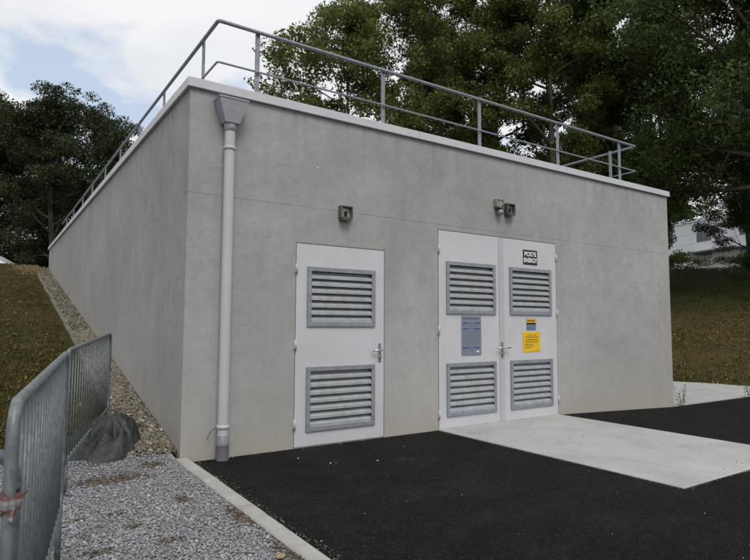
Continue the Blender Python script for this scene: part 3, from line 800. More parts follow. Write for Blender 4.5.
# --- signs on the doors
M_black = simple('sign_black', (0.012, 0.012, 0.014), 0.4)
M_signwhite = simple('sign_white', (0.75, 0.75, 0.75), 0.5)
M_plate = simple('sign_grey_plate', (0.23, 0.26, 0.32), 0.35, 0.3, 0.06, 6)
M_blue = simple('sign_blue', (0.02, 0.07, 0.28), 0.4)
M_greytext = simple('print_grey', (0.10, 0.115, 0.16), 0.5)
M_yellow = simple('sign_yellow', (0.72, 0.44, 0.02), 0.45)
M_bluegrey = simple('sticker_blue_grey', (0.12, 0.17, 0.22), 0.5)
def plate(par, name, w, h, mat, y=-0.003, dx=0, dz=0, t=0.003):
    m = MB(); m.box(dx-w/2, dx+w/2, y, y+t, dz-h/2, dz+h/2, 0.0007); return m.build(name, mat, par)
def lettering(par, text, size, mat, x, z, y, bold=0.006, sx=1.0):
    cu = bpy.data.curves.new('lettering', 'FONT'); cu.body = text; cu.size = size; cu.align_x = 'CENTER'; cu.align_y = 'CENTER'; cu.offset = bold; cu.extrude = 0.0006
    tmp = bpy.data.objects.new('tmp_text', cu); COL.objects.link(tmp)
    dg = bpy.context.evaluated_depsgraph_get(); me = bpy.data.meshes.new_from_object(tmp.evaluated_get(dg))
    bpy.data.objects.remove(tmp)
    me.materials.clear()
    o = link('lettering', me, mat, par, (x, y, z)); o.rotation_euler = (R(90), 0, 0); o.scale = (sx, 1, 1); return o
YS = YF-0.004
s = empty('sign', (5.116, YS, 2.39), 0, 'black sign reading POSTE ENERGY at the top of the right door leaf', 'sign')
plate(s, 'sign_plate', 0.312, 0.222, M_black)
lettering(s, 'POSTE', 0.092, M_signwhite, 0, 0.045, -0.0038, 0.0025, 0.98); lettering(s, 'ENERGY', 0.092, M_signwhite, 0, -0.048, -0.0038, 0.0025, 0.86)
s = empty('notice_board', (3.902, YS, 1.225), 0, 'tall grey notice with blue bars between the louvres of the left door leaf', 'notice')
plate(s, 'notice_plate', 0.366, 0.537, M_plate)
for (z, a, b) in ((0.172, -0.165, -0.07), (0.172, 0.06, 0.165), (0.094, -0.165, -0.07), (0.094, 0.06, 0.165), (-0.166, -0.165, -0.06), (-0.166, 0.05, 0.165)):
    mb = MB(); mb.box(a, b, -0.0042, -0.0031, z-0.0085, z+0.0085); mb.build('blue_bar', M_blue, s)
for z in (0.172, 0.094, -0.166): mb = MB(); mb.box(-0.06+0.001, 0.049, -0.0040, -0.0031, z-0.004, z+0.006); mb.build('blue_bar', M_greytext, s)
mb = MB(); rr_ = random.Random(3)
for x in np.arange(-0.155, 0.15, 0.028): mb.box(x, x+0.021, -0.0042, -0.0031, 0.222, 0.247)
z = 0.135
for z in (0.142, 0.13, 0.06, 0.045, 0.03, 0.012, -0.004, -0.022, -0.04, -0.056, -0.075, -0.093, -0.112, -0.13):
    x = -0.155
    while x < 0.14:
        w_ = rr_.uniform(0.01, 0.04); mb.box(x, min(x+w_, 0.155), -0.0040, -0.0031, z, z+0.005); x += w_+rr_.uniform(0.006, 0.03)
for (x, z) in ((-0.15, -0.205), (-0.0, -0.2), (-0.0, -0.215), (-0.0, -0.228)): mb.box(x, x+0.018, -0.0042, -0.0031, z, z+0.012)
tag(mb.build('printed_text', M_greytext, s), kind='stuff')
mb = MB(); mb.box(0.095, 0.135, -0.0044, -0.0031, -0.228, -0.207); mb.build('emblem', M_signwhite, s)
s = empty('sticker', (5.115, YS, 1.386), 0, 'small yellow and blue-grey sticker between the upper louvre and the yellow notice', 'sticker')
plate(s, 'sticker_sheet', 0.205, 0.172, M_bluegrey)
plate(s, 'yellow_header', 0.200, 0.058, M_yellow, -0.0042, 0, 0.053, 0.0011)
mb = MB(); mb.box(-0.10, 0.10, -0.0042, -0.0031, -0.002, 0.022)
for x in np.arange(-0.08, 0.075, 0.027): mb.box(x, x+0.017, -0.0054, -0.0043, 0.04, 0.066)
tag(mb.build('printed_text', M_black, s), kind='stuff')
s = empty('warning_notice', (5.12, YS, 1.1245), 0, 'square yellow notice with lines of print on the right door leaf', 'notice')
plate(s, 'notice_sheet', 0.380, 0.295, M_yellow)
mb = MB()
for k, (z, a, b) in enumerate(((0.095, -0.09, 0.10), (0.065, -0.14, 0.15), (0.03, -0.12, 0.13), (0.008, -0.15, 0.14), (-0.012, -0.15, 0.15), (-0.045, -0.15, 0.02), (-0.07, -0.15, 0.06), (-0.093, -0.15, -0.02))):
    x = a
    while x < b:
        w_ = rr_.uniform(0.012, 0.045); mb.box(x, min(x+w_, b), -0.0042, -0.0031, z, z+(0.011 if k in (1, 2, 5) else 0.007)); x += w_+rr_.uniform(0.006, 0.014)
mb.box(0.12, 0.15, -0.0042, -0.0031, -0.125, -0.118)
tag(mb.build('printed_text', M_black, s), kind='stuff')

# --- roof guard rail
X0R, X1R, Y0R, ZR, ZM = 0.31, 8.18, 0.12, 4.68, 4.215
Y1R = LEN-0.35
gr = empty('guard_rail', (0, 0, 0), 0, 'galvanised steel guard rail running round the flat roof edge', 'railing')
def bend_path(pts, rad=0.05, k=4):
    o = [Vector(pts[0])]
    for a, b, c in zip(pts[:-2], pts[1:-1], pts[2:]):
        a, b, c = Vector(a), Vector(b), Vector(c); u = (a-b).normalized(); w = (c-b).normalized()
        p0, p1 = b+u*rad, b+w*rad
        for i in range(k+1):
            t = i/k; o.append((1-t)**2*p0+2*t*(1-t)*b+t*t*p1)
    o.append(Vector(pts[-1])); return o
mb = MB(); mb.tube(bend_path([(X1R-0.0, Y1R, ZR), (X1R, Y0R, ZR), (X0R, Y0R, ZR), (X0R, Y1R, ZR)], 0.035), 0.0215, 10); mb.build('top_rail', M_rail, gr)
mb = MB(); mb.tube(bend_path([(X1R, Y1R, ZM), (X1R, Y0R, ZM), (X0R, Y0R, ZM), (X0R, Y1R, ZM)], 0.03), 0.0125, 8); mb.build('mid_rail', M_rail, gr)
def post(x, y, alongx):
    m = MB(); w, t = (0.030, 0.006)
    hw, ht = (0.025, 0.012) if alongx else (0.012, 0.025)
    m.box(-hw, hw, -ht+(0.034 if alongx else 0), ht+(0.034 if alongx else 0), 0, ZR+0.028-HT-0.10, 0.002) if alongx else m.box(0.034-hw, 0.034+hw, -ht, ht, 0, ZR+0.028-HT-0.10, 0.002)
    if alongx: m.box(-0.05, 0.05, -0.02, 0.09, 0.001, 0.011, 0.002)
    else: m.box(-0.02, 0.09, -0.05, 0.05, 0.001, 0.011, 0.002)
    o = m.build('post', M_rail, gr, (x, y, HT+0.103)); return o
for x in (0.78, 2.52, 4.25, 6.01, 7.72): post(x, Y0R, True)
for y in (0.74, 2.57, 4.2, 5.85, 7.55, 9.4, 11.1, 13.0, 14.8): post(X0R-0.0, y, False)
for y in (0.62, 2.4, 4.2, 6.0, 7.8, 9.6, 11.4, 13.2, 15.0): post(X1R-0.068, y, False)

# ------------------------------------------------------------------ crowd barriers
def barrier(P0, P1, z0, z1, frame_h, label, tilt=0.0, nb=20, g0=0.04, g1=0.04, inset=0.10, inset1=None, spans=((-0.25, 0.29), (-0.36, 0.25))):
    P0 = Vector((P0[0], P0[1], z0)); P1 = Vector((P1[0], P1[1], z1))
    d = P1-P0; Lh = Vector((d.x, d.y, 0)).length; rz = math.atan2(d.y, d.x); sl = (z1-z0)/Lh
    root = empty('crowd_barrier', (P0.x, P0.y, 0), rz, label, 'barrier', 'steel crowd barriers lined up on the gravel')
    root.rotation_euler = (tilt, 0, rz)
    zt = lambda x: z0+sl*x; zb = lambda x: z0-frame_h+sl*x
    r = 0.0160; cr_ = 0.085
    pts = []
    def arc(cx, cz, a0, a1, n=6):
        for i in range(n+1):
            a = R(a0+(a1-a0)*i/n); pts.append((cx+cr_*math.cos(a), 0, cz+cr_*math.sin(a)+sl*cx))
    arc(cr_, z0-frame_h+cr_, -90, -180); arc(cr_, z0-cr_, 180, 90); arc(Lh-cr_, z0-cr_, 90, 0); arc(Lh-cr_, z0-frame_h+cr_, 0, -90)
    pts.append(pts[0])
    m = MB(); m.tube(pts, r, 12, cap=False); m.build('frame', M_barrier, root)
    for k in range(nb):
        x = (k+1)*Lh/(nb+1)
        ztop = zt(x)-r; zbot = zb(x)+r
        m = MB(); m.tube([(x, 0, zbot-0.008), (x, 0, ztop+0.008)], 0.0062, 7); m.build('bar', M_barrier, root)
    for (x, g, (ya_, yb2_)) in ((inset, g0, spans[0]), (Lh-(inset1 or inset), g1, spans[1])):
        m = MB(); m.tube([(x, 0, zb(x)+0.01), (x, 0, g+0.02)], 0.017, 10)
        m.build('leg', M_barrier, root)
        m = MB(); m.tube([(x, ya_, g-0.012), (x, ya_+0.04, g+0.016), (x, yb2_-0.04, g+0.020), (x, yb2_, g+0.006)], 0.014, 8)
        m.build('foot', M_barrier, root)
    m = MB()
    for z in (z1-0.22, z1-frame_h+0.2):
        m.tube([(Lh-0.01, 0, z), (Lh+0.05, 0, z), (Lh+0.07, 0, z-0.03), (Lh+0.07, 0, z-0.07)], 0.008, 8)
    m.build('hook', M_barrier, root)
    return root
barrier((-1.572, -4.10), (-1.254, -2.154), 1.160, 1.204, 0.85, 'nearest crowd barrier, seen edge-on, with a scrap of tape on its post', g0=0.04, g1=0.04, inset=0.03, spans=((-0.05, 0.4), (-0.05, 0.4)))
barrier((-1.117, -0.906), (-0.44, 1.40), 1.163, 1.254, 0.85, 'farther steel crowd barrier standing over the grey-green heap by the side wall', g0=0.06, g1=0.29, inset1=0.5, spans=((-0.05, 0.4), (-0.40, 0.1)))
b3 = barrier((-1.556, -3.985), (-3.7, -4.5), 1.03, 1.00, 0.80, 'steel crowd barrier of which only a rounded top corner shows at the left picture edge')

# tape scrap wound on the near barrier's post
M_tape = Mat('warning_tape', 0.6)
_w = M_tape.coord((1, 1, 1), 'Object'); 
_wv = M_tape.n('ShaderNodeTexWave'); _wv.inputs['Scale'].default_value = 6.5; _wv.inputs['Distortion'].default_value = 0.4; _wv.bands_direction = 'Z'; M_tape.l(_w, _wv.inputs['Vector'])
M_tape.color(M_tape.ramp(_wv.outputs['Fac'], [(0.5, (0.20, 0.19, 0.19)), (0.6, (0.14, 0.072, 0.066))]))
mb = MB(); n = 22; prev = None
for k in range(n+1):
    a = 2*math.pi*k/n
    rr2 = 0.0235+0.004*math.sin(3*a)+0.003*math.sin(7*a)
    x, y_ = rr2*math.cos(a), rr2*math.sin(a); zt_ = 0.028+0.008*math.sin(2*a+0.4); zb2 = -0.026+0.010*math.sin(a*3)
    cur = ((x*0.97, y_*0.97, zt_), (x*1.12, y_*1.12, 0.0), (x, y_, zb2))
    if prev:
        mb.quad(prev[0], cur[0], cur[1], prev[1]); mb.quad(prev[1], cur[1], cur[2], prev[2])
    prev = cur
# loose tails
mb.quad((0.02, -0.016, 0.012), (0.024, -0.012, -0.006), (0.045, -0.01, 0.026), (0.043, -0.014, 0.036))
mb.quad((0.043, -0.014, 0.036), (0.045, -0.010, 0.026), (0.056, -0.004, 0.046), (0.055, -0.006, 0.049))
mb.quad((0.012, -0.022, -0.015), (0.022, -0.02, -0.005), (0.018, -0.026, -0.05), (0.008, -0.026, -0.042))
tp = mb.build('tape_scrap', M_tape.m, None, (-1.572, -4.10, 0.915), fix=False); tp.rotation_euler = (0, 0, R(-20)); tp.scale = (0.92, 0.92, 0.85)
tag(tp, "crumpled scrap of red and white warning tape wound round the nearest barrier's post", 'tape')

# grey-green heap below the far barrier: tarpaulin thrown over a lump
def heap():
    bm = bmesh.new(); bmesh.ops.create_grid(bm, x_segments=60, y_segments=50, size=1)
    for v in bm.verts:
        x, y_ = v.co.x, v.co.y; r_ = math.hypot(x, y_); a = math.atan2(y_, x)
        edge_ = 1.0+0.13*math.sin(3*a+0.6)+0.06*math.sin(7*a+2)
        t = min(1.0, r_/edge_)
        hgt = max(0.0, 1-t**1.9)
        hgt *= 1.0+0.25*math.sin(1.2*x+0.6)*1.0
        # creases radiating from the top and a hollow on the flank
        cz = 0.07*math.sin(9*a+3*r_)*t*(1-t)*5+0.07*mnoise.noise(Vector((x*3, y_*3, 0.4)))+0.03*mnoise.noise(Vector((x*9, y_*9, 2.4)))
        hollow = -0.35*math.exp(-(((x+0.10)/0.26)**2+((y_+0.35)/0.22)**2))
        v.co = Vector((x*0.43, y_*0.36, (hgt*0.37+(cz+hollow*0.5)*0.42*(t < 0.98))))
        v.co.x += 0.09*hgt
    rim = [v for v in bm.verts if v.is_boundary]
    for v in rim: v.co.z = -0.12
    for f in bm.faces: f.smooth = True
    me = bpy.data.meshes.new('tarpaulin_heap'); bm.to_mesh(me); bm.free(); return me
mt = Mat('tarpaulin', 0.5, 0, 0.4); w = mt.coord()
c = mt.ramp(mt.noise(5, 6, 0.65, w, 0.6), [(0.35, (0.014, 0.017, 0.015)), (0.6, (0.042, 0.050, 0.045)), (0.72, (0.075, 0.085, 0.085))])
mt.color(c); mt.bump(mt.noise(11, 6, 0.65, w, 1.0), 0.6, 0.03)
hp_ = link('tarpaulin_heap', heap(), mt.m, None, (-0.69, 0.36, 0.05)); hp_.rotation_euler = (R(8), 0, R(20))
tag(hp_, 'low grey-green lump like a crumpled tarpaulin on the gravel under the farther barrier', 'tarpaulin')

# pale leaf-shaped stone at the lower edge
IV2, IF2 = ico(2)
def rock(name, loc, sc, mat, label, cat, seed=1, kind=None):
    rg = np.random.default_rng(seed)
    v = IV2*(1+0.28*(rg.random((len(IV2), 1))-0.5)); v = v*np.array(sc)
    o = link(name, np_mesh(name, v, IF2, False), mat, None, loc); o.rotation_euler = (0, 0, seed)
    return tag(o, label, cat)
rock('stone', (-0.19, -2.76, 0.056), (0.036, 0.028, 0.013), simple('tan_stone', (0.26, 0.20, 0.13), 0.85, 0, 0.3, 60), 'tan stone lying on the grey gravel near the kerb', 'stone', 4)

# pile of pale cuttings at the far end of the strip
n = 900
xs = -0.55+rng.normal(0, 0.20, n); ys = 15.6+rng.normal(0, 0.5, n); rr3 = np.exp(-((xs+0.55)/0.28)**2-((ys-15.6)/0.8)**2)
M_straw = stones('pale_straw', [(0.0, (0.14, 0.10, 0.05)), (1.0, (0.34, 0.27, 0.16))])
blades(xs, ys, hfun(xs, ys)+rr3*0.07, 0.035+0.03*rng.random(n), 0.03, 'cuttings_pile', M_straw)

# ------------------------------------------------------------------ trees
def tree_meshes(seed, H, Rc, zb, nlimb=15, leaves=50000, lsize=0.2, trunk_r=0.22, open_=0.0, narrow=1.0, clump=0.65, nsub=5, fill=120):
    rg = np.random.default_rng(seed); wood = MB()
    # trunk
    pts = []; p = np.array([0., 0., -0.6]); lean = rg.normal(0, 0.035, 2)
    nseg = 10; hs = np.linspace(-0.6, H*0.93, nseg+1)
    for k, z in enumerate(hs): pts.append((lean[0]*z+0.10*math.sin(z*0.6+seed)*min(1, z/4 if z > 0 else 0), lean[1]*z+0.10*math.cos(z*0.5+seed)*min(1, z/4 if z > 0 else 0), z))
    rad = [trunk_r*(1.35 if k == 0 else 1)*(1-0.9*k/nseg) for k in range(nseg+1)]
    wood.tube(pts, 0, 8, True, rad)
    P = np.array(pts)
    def trunk_at(z): return np.array([np.interp(z, hs, P[:, 0]), np.interp(z, hs, P[:, 1]), z])
    centers = []; radii = []
    for i in range(nlimb):
        t = (i+0.5)/nlimb; z = zb*0.85+(H*0.9-zb*0.85)*t**0.95
        prof = math.sin(math.pi*(0.12+0.83*t)**0.8)**0.7 if t < 0.98 else 0.3
        ln = Rc*max(0.25, prof)*rg.uniform(0.72, 1.18)*narrow
        az = i*2.39996+rg.normal(0, 0.35); el = R(12+48*t+rg.normal(0, 8))
        s0 = trunk_at(z); d = np.array([math.cos(az)*math.cos(el), math.sin(az)*math.cos(el), math.sin(el)])
        lp = [s0]; q = s0.copy(); dd = d.copy()
        for k in range(5):
            dd = dd+rg.normal(0, 0.13, 3)+np.array([0, 0, 0.05 if k < 3 else -0.10]); dd /= np.linalg.norm(dd); q = q+dd*ln/5; lp.append(q.copy())
        r0 = trunk_r*0.42*(1-0.55*t)
        wood.tube([tuple(a) for a in lp], 0, 5, False, [r0*(1-0.85*k/5) for k in range(6)])
        for j in range(nsub):
            f = 0.35+0.65*(j+0.5)/nsub; a = lp[0]+(lp[-1]-lp[0])*0; kk = f*5; k0 = min(4, int(kk)); a = lp[k0]+(lp[k0+1]-lp[k0])*(kk-k0)
            sd_ = dd+rg.normal(0, 0.75, 3); sd_ /= np.linalg.norm(sd_); sl_ = ln*rg.uniform(0.22, 0.42)
            b = a+sd_*sl_*0.5+rg.normal(0, 0.06, 3); c_ = a+sd_*sl_+np.array([0, 0, -0.08*sl_])
            wood.tube([tuple(a), tuple(b), tuple(c_)], 0, 4, False, [r0*0.32, r0*0.22, r0*0.07])
            for e in range(3):
                td = rg.normal(0, 1, 3); td /= np.linalg.norm(td); ce = a+(c_-a)*rg.uniform(0.45, 1.1)+td*clump*rg.uniform(0.3, 1.0)
                if rg.random() < open_: continue
                centers.append(ce); radii.append(clump*rg.uniform(0.55, 1.25))
                if e == 0: wood.tube([tuple(b), tuple(ce)], 0, 3, False, [r0*0.14, r0*0.03])
    for _ in range(fill):
        t = rg.random(); z = zb+(H*0.98-zb)*t; pr = Rc*max(0.2, math.sin(math.pi*(0.12+0.83*t)**0.8)**0.7)
        a_ = rg.random()*6.283; q_ = pr*rg.random()**0.5*0.92; o_ = trunk_at(z)
        centers.append(o_+np.array([math.cos(a_)*q_, math.sin(a_)*q_, 0])); radii.append(clump*rg.uniform(0.8, 1.5))
    Cn = np.array(centers); Rn = np.array(radii); w_ = Rn**2; w_ /= w_.sum()
    cnt = rg.choice(len(Cn), leaves, p=w_)
    dirs = rg.normal(0, 1, (leaves, 3)); dirs /= np.linalg.norm(dirs, axis=1)[:, None]
    rad_ = rg.random(leaves)**0.45
    pos = Cn[cnt]+dirs*(rad_*Rn[cnt])[:, None]*np.array([1.1, 1.1, 0.62])
    # small twigs' grouping: pull leaves towards random sub points
    nrm = rg.normal(0, 1, (leaves, 3))+np.array([0, 0, 0.9]); nrm /= np.linalg.norm(nrm, axis=1)[:, None]
    u = np.cross(nrm, rg.normal(0, 1, (leaves, 3))); u /= np.linalg.norm(u, axis=1)[:, None]; v = np.cross(nrm, u)
    sz = lsize*(0.42+1.05*rg.random(leaves)**1.6)
    a = pos-u*sz[:, None]*0.5; b = pos+v*sz[:, None]*0.30-nrm*sz[:, None]*0.06; c = pos+u*sz[:, None]*0.5; d_ = pos-v*sz[:, None]*0.30-nrm*sz[:, None]*0.06
    V = np.stack([a, b, c, d_], 1).reshape(-1, 3); Fq = np.arange(leaves*4).reshape(-1, 4)
    return wood.mesh('trunk'), np_mesh('crown', V, Fq)

VAR = {
    'tall1': tree_meshes(11, 21, 4.6, 5.0, 26, 105000, 0.165, 0.24, 0.10, clump=0.66, fill=60),
    'tall2': tree_meshes(23, 20, 4.2, 4.2, 26, 100000, 0.16, 0.22, 0.12, clump=0.64, fill=45),
    'open':  tree_meshes(31, 15.2, 3.9, 3.0, 24, 60000, 0.15, 0.15, 0.12, clump=0.58, fill=40),
    'broad': tree_meshes(47, 14.5, 6.2, 4.6, 24, 105000, 0.14, 0.30, 0.05, clump=0.85, fill=120),
    'round': tree_meshes(59, 9.6, 4.4, 1.2, 20, 78000, 0.135, 0.22, 0.08, clump=0.56, fill=45),
    'bush':  tree_meshes(71, 2.2, 1.5, 0.25, 10, 9000, 0.13, 0.05, 0.0, clump=0.42, nsub=4, fill=20),
}
def at(u, d):
    return (-1.6414+d*math.sin(YAW)+(u-375)/576.3*d*math.cos(YAW), -5.8724+d*math.cos(YAW)-(u-375)/576.3*d*math.sin(YAW))
seen = {}
def tree(var, x, y, mat, label, group, rz=0.0, s=(1, 1, 1), name='tree', cat='tree', z=None):
    tm, cm = VAR[var]
    zz_ = float(hfun(x, y)) if z is None else z
    o = empty(name, (x, y, zz_-0.05), rz, label, cat, group); o.scale = s
    for nm, me_, m_ in (('trunk', tm, M_bark), ('crown', cm, mat)):
        if not me_.materials: me_.materials.append(m_)
        c_ = link(nm, me_, None, o); c_.material_slots[0].link = 'OBJECT'; c_.material_slots[0].material = m_
    return o
G1 = 'trees growing behind the utility building'
# front row, seen over the roof, left to right
T = [
 ('open', 350, 27.5, M_leaf_light, 'pale green airy tree at the left end of the row over the roof', 0.5, (1.12, 1.12, 1.05)),
 ('tall2', 425, 30.0, M_leaf_mid, 'mid green tall tree just right of the pale airy tree', 1.9, (0.85, 0.85, 1.0)),
 ('tall1', 492, 31.0, M_leaf_mid, 'tall mid green tree over the third rail post from the left', 4.2, (0.9, 0.9, 1.0)),
 ('tall2', 556, 28.0, M_leaf_mid, 'bushy tall tree over the wall above the double doors', 3.3, (1.0, 1.0, 1.05)),
 ('tall1', 622, 30.0, M_leaf_dark, 'dark tall tree over the right end of the guard rail', 0.7, (1.0, 1.0, 1.0)),
 ('tall2', 664, 44.0, M_leaf_dark, 'dark tall tree rising above the right wall corner of the building', 5.1, (1.0, 1.0, 1.25)),
]
for (v, u, d, m_, lab, rz, s_) in T:
    x, y = at(u, d); tree(v, x, y, m_, lab, G1, rz, s_)
T2 = [(448, 45), (590, 44), (650, 47)]
for k, (u, d) in enumerate(T2):
    x, y = at(u, d); tree(('tall1', 'tall2')[k % 2], x, y, M_leaf_dark, 'dark rear-row tree behind the front trees, %s of the three counted from the left' % ('first', 'second', 'last')[k], 'rear trees seen only through gaps', k*1.3+0.4, (1, 1, 1.05))
x, y = at(772, 22.0); tree('broad', x, y, M_leaf_dark, 'spreading dark tree on the right slope, branches hanging above the white building', 'trees on the right slope', 2.4, (1.05, 1.05, 1.15), 'broadleaf_tree')
x, y = at(754, 27.0); tree('tall1', x, y, M_leaf_dark, 'tall dark tree whose trunk stands at the right picture edge', 'trees on the right slope', 2.0, (1.0, 1.0, 1.0), 'broadleaf_tree')
x, y = at(745, 80.0); tree('tall2', x, y, M_leaf_dark, 'large dark tree standing behind the white building at the right', 'trees on the right slope', 4.4, (1.9, 1.9, 1.9), 'broadleaf_tree')
x, y = at(652, 25.0); tree('round', x, y, M_leaf_dark, 'low dark tree right behind the right corner of the building', 'trees on the right slope', 1.1, (0.36, 0.36, 0.72), 'broadleaf_tree')
x, y = at(768, 27.0); tree('round', x, y, M_leaf_dark, 'low dark tree at the right picture edge before the white building', 'trees on the right slope', 3.0, (0.64, 0.64, 0.60), 'broadleaf_tree')
for (u, d, s_, lab) in ((676, 35.5, 0.8, 'low dark bush on the crest beside the right wall corner'), (747, 34.5, 0.75, 'dark bush on the crest at the right picture edge')):
    x, y = at(u, d); tree('bush', x, y, M_leaf_dark, lab, None, u, (s_*1.3, s_*1.3, s_*0.65), 'bush', 'bush')
# left group
G2 = 'trees beyond the far end of the side wall'
TL = [('round', 52, 28.5, M_leaf_deep, 'dark round-crowned tree just left of the sloping wall top', 0.3, (0.84, 0.84, 1.0)),
      ('round', -22, 33, M_leaf_deep, 'dark tree at the left picture edge', 2.5, (1.05, 1.05, 1.12)),
      ('round', 84, 35.0, M_leaf_deep, 'dark tree partly hidden by the roof rail of the side wall', 4.0, (0.85, 0.85, 1.15)),
      ('round', 15, 36.0, M_leaf_deep, 'dark tree in the rear, between the two front left trees', 5.3, (1.1, 1.1, 1.1))]
for (v, u, d, m_, lab, rz, s_) in TL:
    x, y = at(u, d); tree(v, x, y, m_, lab, G2, rz, s_)
for (u, d, lab, s_) in ((22, 33, 'leftmost dark bush under the left trees', 1.0), (36, 31.5, 'dark bush between the tree trunks on the left', 1.1), (60, 33, 'dark bush just behind the far end of the side wall', 1.3)):
    x, y = at(u, d); tree('bush', x, y, M_leaf_deep, lab, 'bushes under the left trees', u*0.3, (s_*1.2, s_*1.2, s_*1.1), 'bush', 'bush')

# weeds at the foot of the right corner
def weed(x, y, z, h, label, seed):
    rg = random.Random(seed); o = empty('weed', (x, y, z), 0, label, 'weed', 'weeds growing on the concrete edge')
    st = MB(); lf = MB()
    for k in range(6):
        a = rg.uniform(0, 6.28); q = Vector((rg.uniform(-0.05, 0.05), rg.uniform(-0.05, 0.05), 0)); hh = h*rg.uniform(0.45, 1.0); pts = [q]
        for j in range(1, 5): pts.append(q+Vector((math.cos(a)*0.10*h*j*0.5, math.sin(a)*0.10*h*j*0.5, hh*j/4)))
        st.tube(pts, 0.003, 4)
        for j in range(12):
            t = rg.uniform(0.2, 1); p = pts[0].lerp(pts[-1], t); b = rg.uniform(0, 6.28); l_ = rg.uniform(0.025, 0.06)
            dv_ = Vector((math.cos(b), math.sin(b), rg.uniform(0.1, 0.7)))*l_; sd2 = Vector((-math.sin(b), math.cos(b), 0))*l_*0.28
            lf.quad(p, p+dv_*0.5+sd2, p+dv_, p+dv_*0.5-sd2)
    st.build('stem', M_leaf_dark, o); lf.build('leaves', M_leaf_mid, o, fix=False)
weed(9.16, -0.03, -0.12, 0.42, 'small scraggy weed at the foot of the right wall corner', 1)
weed(11.55, -0.12, -0.12, 0.30, 'small weed on the path edge at the right picture edge', 2)

# ------------------------------------------------------------------ far buildings, fence, car
ax0, ay0 = at(680, 60.0); bx0, by0 = at(730, 54.0)
ang = math.atan2(by0-ay0, bx0-ax0); ux, uy = math.cos(ang), math.sin(ang)
ob = empty('office_building', (ax0, ay0, 4.3), ang, 'white panelled flat-roofed building seen through the trees beyond the right slope', 'building')
def band(z0, z1, x0=-10, x1=26, holes=()):
    hs_ = sorted(holes); cuts_ = [x0]+[h for a in hs_ for h in a]+[x1]
    for a, b in zip(cuts_[::2], cuts_[1::2]):
        n_ = max(1, round((b-a)/4.0))
        for k in range(n_):
            m = MB(); m.box(a+(b-a)*k/n_+0.01, a+(b-a)*(k+1)/n_-0.01, 0.0, 0.25, z0, z1); m.build('wall_panel', M_white, ob)
_Lf = math.hypot(bx0-ax0, by0-ay0); _La, _Lb = 60*(680-375)/576.3, 54*(730-375)/576.3
def SPx(u):
    r_ = (u-375)/576.3; return (r_*60-_La)/((_Lb-_La)/_Lf-r_*(54-60)/_Lf)
wa, wb = SPx(699), SPx(714)
win = [(wa, wb), (wb+3.2, wb+5.6), (wb+8.5, wb+11), (wa-5.5, wa-3.2)]
zc_ = 4.3
band(0, 2.98); band(3.0, 4.18, holes=win); band(4.20, 5.40); band(5.42, 6.34, holes=win); band(6.36, 7.55); 
mb = MB(); mb.box(-10.1, 26.1, -0.1, 12, 7.56, 7.85); mb.build('roof_edge', M_white, ob)
mb = MB(); mb.box(-10, 26, 0.3, 12, 0, 7.55); mb.build('core', M_winframe, ob)
for (z0, z1) in ((3.0, 4.18), (5.42, 6.34)):
    for (a, b) in win:
        m = MB(); m.box(a, b, 0.03, 0.09, z0, z0+0.07); m.box(a, b, 0.03, 0.09, z1-0.07, z1); m.box(a, a+0.07, 0.03, 0.09, z0+0.07, z1-0.07); m.box(b-0.07, b, 0.03, 0.09, z0+0.07, z1-0.07); m.box((a+b)/2-0.03, (a+b)/2+0.03, 0.03, 0.09, z0+0.07, z1-0.07)
        wn = m.build('window', M_winframe, ob)
        m = MB(); m.box(a+0.07, (a+b)/2-0.03, 0.05, 0.07, z0+0.07, z1-0.07); m.build('pane', M_glass, wn)
        m = MB(); m.box((a+b)/2+0.03, b-0.07, 0.05, 0.07, z0+0.07, z1-0.07); m.build('pane', M_glass, wn)
mb = MB(); mb.box(wa-0.6, wb+4, -1.3, -0.002, 4.24, 4.36); mb.build('canopy', M_winframe, ob)

fx0, fy0 = at(655, 37.5); fx1, fy1 = at(775, 35.5)
fl = math.hypot(fx1-fx0, fy1-fy0)
fz = 4.40
fn = empty('wire_fence', (fx0, fy0, fz), math.atan2(fy1-fy0, fx1-fx0), 'thin pale wire fence along the crest of the right slope', 'fence')
M_fence = simple('fence_grey', (0.32, 0.34, 0.33), 0.6)
npost = 9
for k in range(npost):
    m = MB(); m.tube([(k*fl/(npost-1), 0, -0.3), (k*fl/(npost-1), 0, 1.25)], 0.03, 8); m.build('post', M_fence, fn)
for z in (0.08, 0.62, 1.18):
    m = MB(); m.tube([(0, 0.032, z), (fl, 0.032, z)], 0.012, 6); m.build('rail', M_fence, fn)
m = MB()
for k in range(int(fl/0.12)): m.box(k*0.12, k*0.12+0.007, 0.046, 0.053, 0.06, 1.2)
tag(m.build('wire', M_fence, fn), kind='stuff')

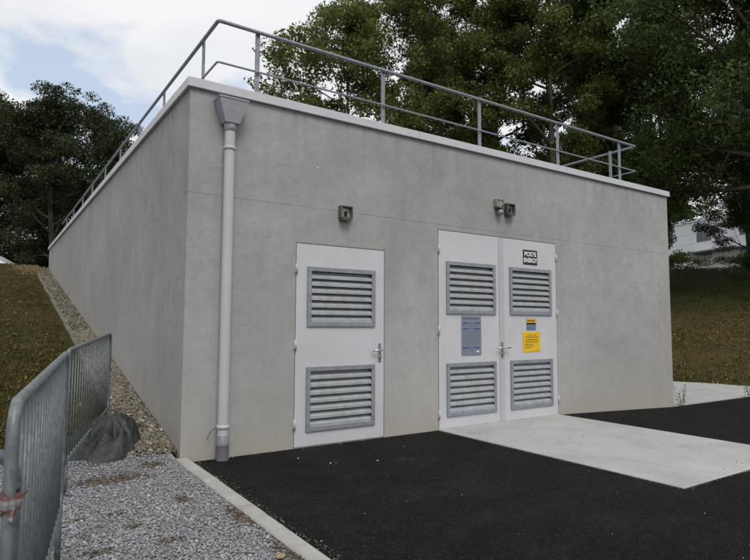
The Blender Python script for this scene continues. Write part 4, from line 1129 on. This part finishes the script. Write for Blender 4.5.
def car(x, y, z, rz, label):
    o = empty('parked_car', (x, y, z), rz, label, 'car')
    M_carpaint = simple('white_car_paint', (0.70, 0.72, 0.76), 0.25, 0, 0.03, 2, 0.6); M_tyre = simple('tyre', (0.02, 0.02, 0.02), 0.8); M_rim = simple('rim', (0.4, 0.4, 0.42), 0.3, 0.7)
    prof = [(-2.1, 0.25), (-2.12, 0.62), (-2.02, 0.84), (-1.1, 0.93), (-0.55, 1.36), (0.1, 1.46), (1.15, 1.42), (1.85, 1.02), (2.06, 0.95), (2.12, 0.55), (2.08, 0.25)]
    bm = bmesh.new()
    def hw(z): return 0.86 if z < 0.95 else 0.86-(z-0.95)*0.42
    A = [bm.verts.new((x_, -hw(z_), z_)) for x_, z_ in prof]; B = [bm.verts.new((x_, hw(z_), z_)) for x_, z_ in prof]
    bm.faces.new(A); bm.faces.new(B[::-1])
    for i in range(len(prof)):
        j = (i+1) % len(prof); bm.faces.new([A[i], B[i], B[j], A[j]])
    bmesh.ops.recalc_face_normals(bm, faces=bm.faces[:]); bmesh.ops.bevel(bm, geom=bm.edges[:], offset=0.05, segments=2, affect='EDGES')
    m = MB(); m.addbm(bm); m.build('body', M_carpaint, o)
    for s_ in (-1, 1):
        for (xa, xb, xc, xd) in ((-0.92, -0.50, 0.18, 0.18), (0.26, 0.26, 1.08, 1.45)):
            m = MB(); y0 = s_*(0.86+0.012-0.02*0.42); y1 = s_*(0.86+0.012-(1.36-0.95)*0.42)
            m.poly([(xa, y0, 0.98), (xd, y0, 0.98), (xc, y1, 1.34), (xb, y1, 1.34)]); m.build('side_window', M_glass, o, fix=False)
        for xw in (-1.3, 1.3):
            m = MB(); m.tube([(xw, s_*0.72, 0.31), (xw, s_*0.89, 0.31)], 0.31, 20); wh = m.build('wheel', M_tyre, o)
            m = MB(); m.tube([(xw, s_*0.88, 0.31), (xw, s_*0.90, 0.31)], 0.19, 16); m.build('rim', M_rim, wh)
    m = MB(); m.poly([(-1.10, -0.70, 0.95), (-1.10, 0.70, 0.95), (-0.60, 0.62, 1.345), (-0.60, -0.62, 1.345)]); m.build('windscreen', M_glass, o, fix=False)
    for s_ in (-1, 1):
        m = MB(); m.box(-2.16, -2.08, s_*0.62-0.14, s_*0.62+0.14, 0.60, 0.74, 0.02); m.build('headlight', M_signwhite, o)
    return o
cx_, cy_ = at(-36, 26.0); car(cx_, cy_, float(hfun(cx_, cy_))-0.02, YAW*-1+R(8), 'white car parked beyond the crest at the left picture edge')
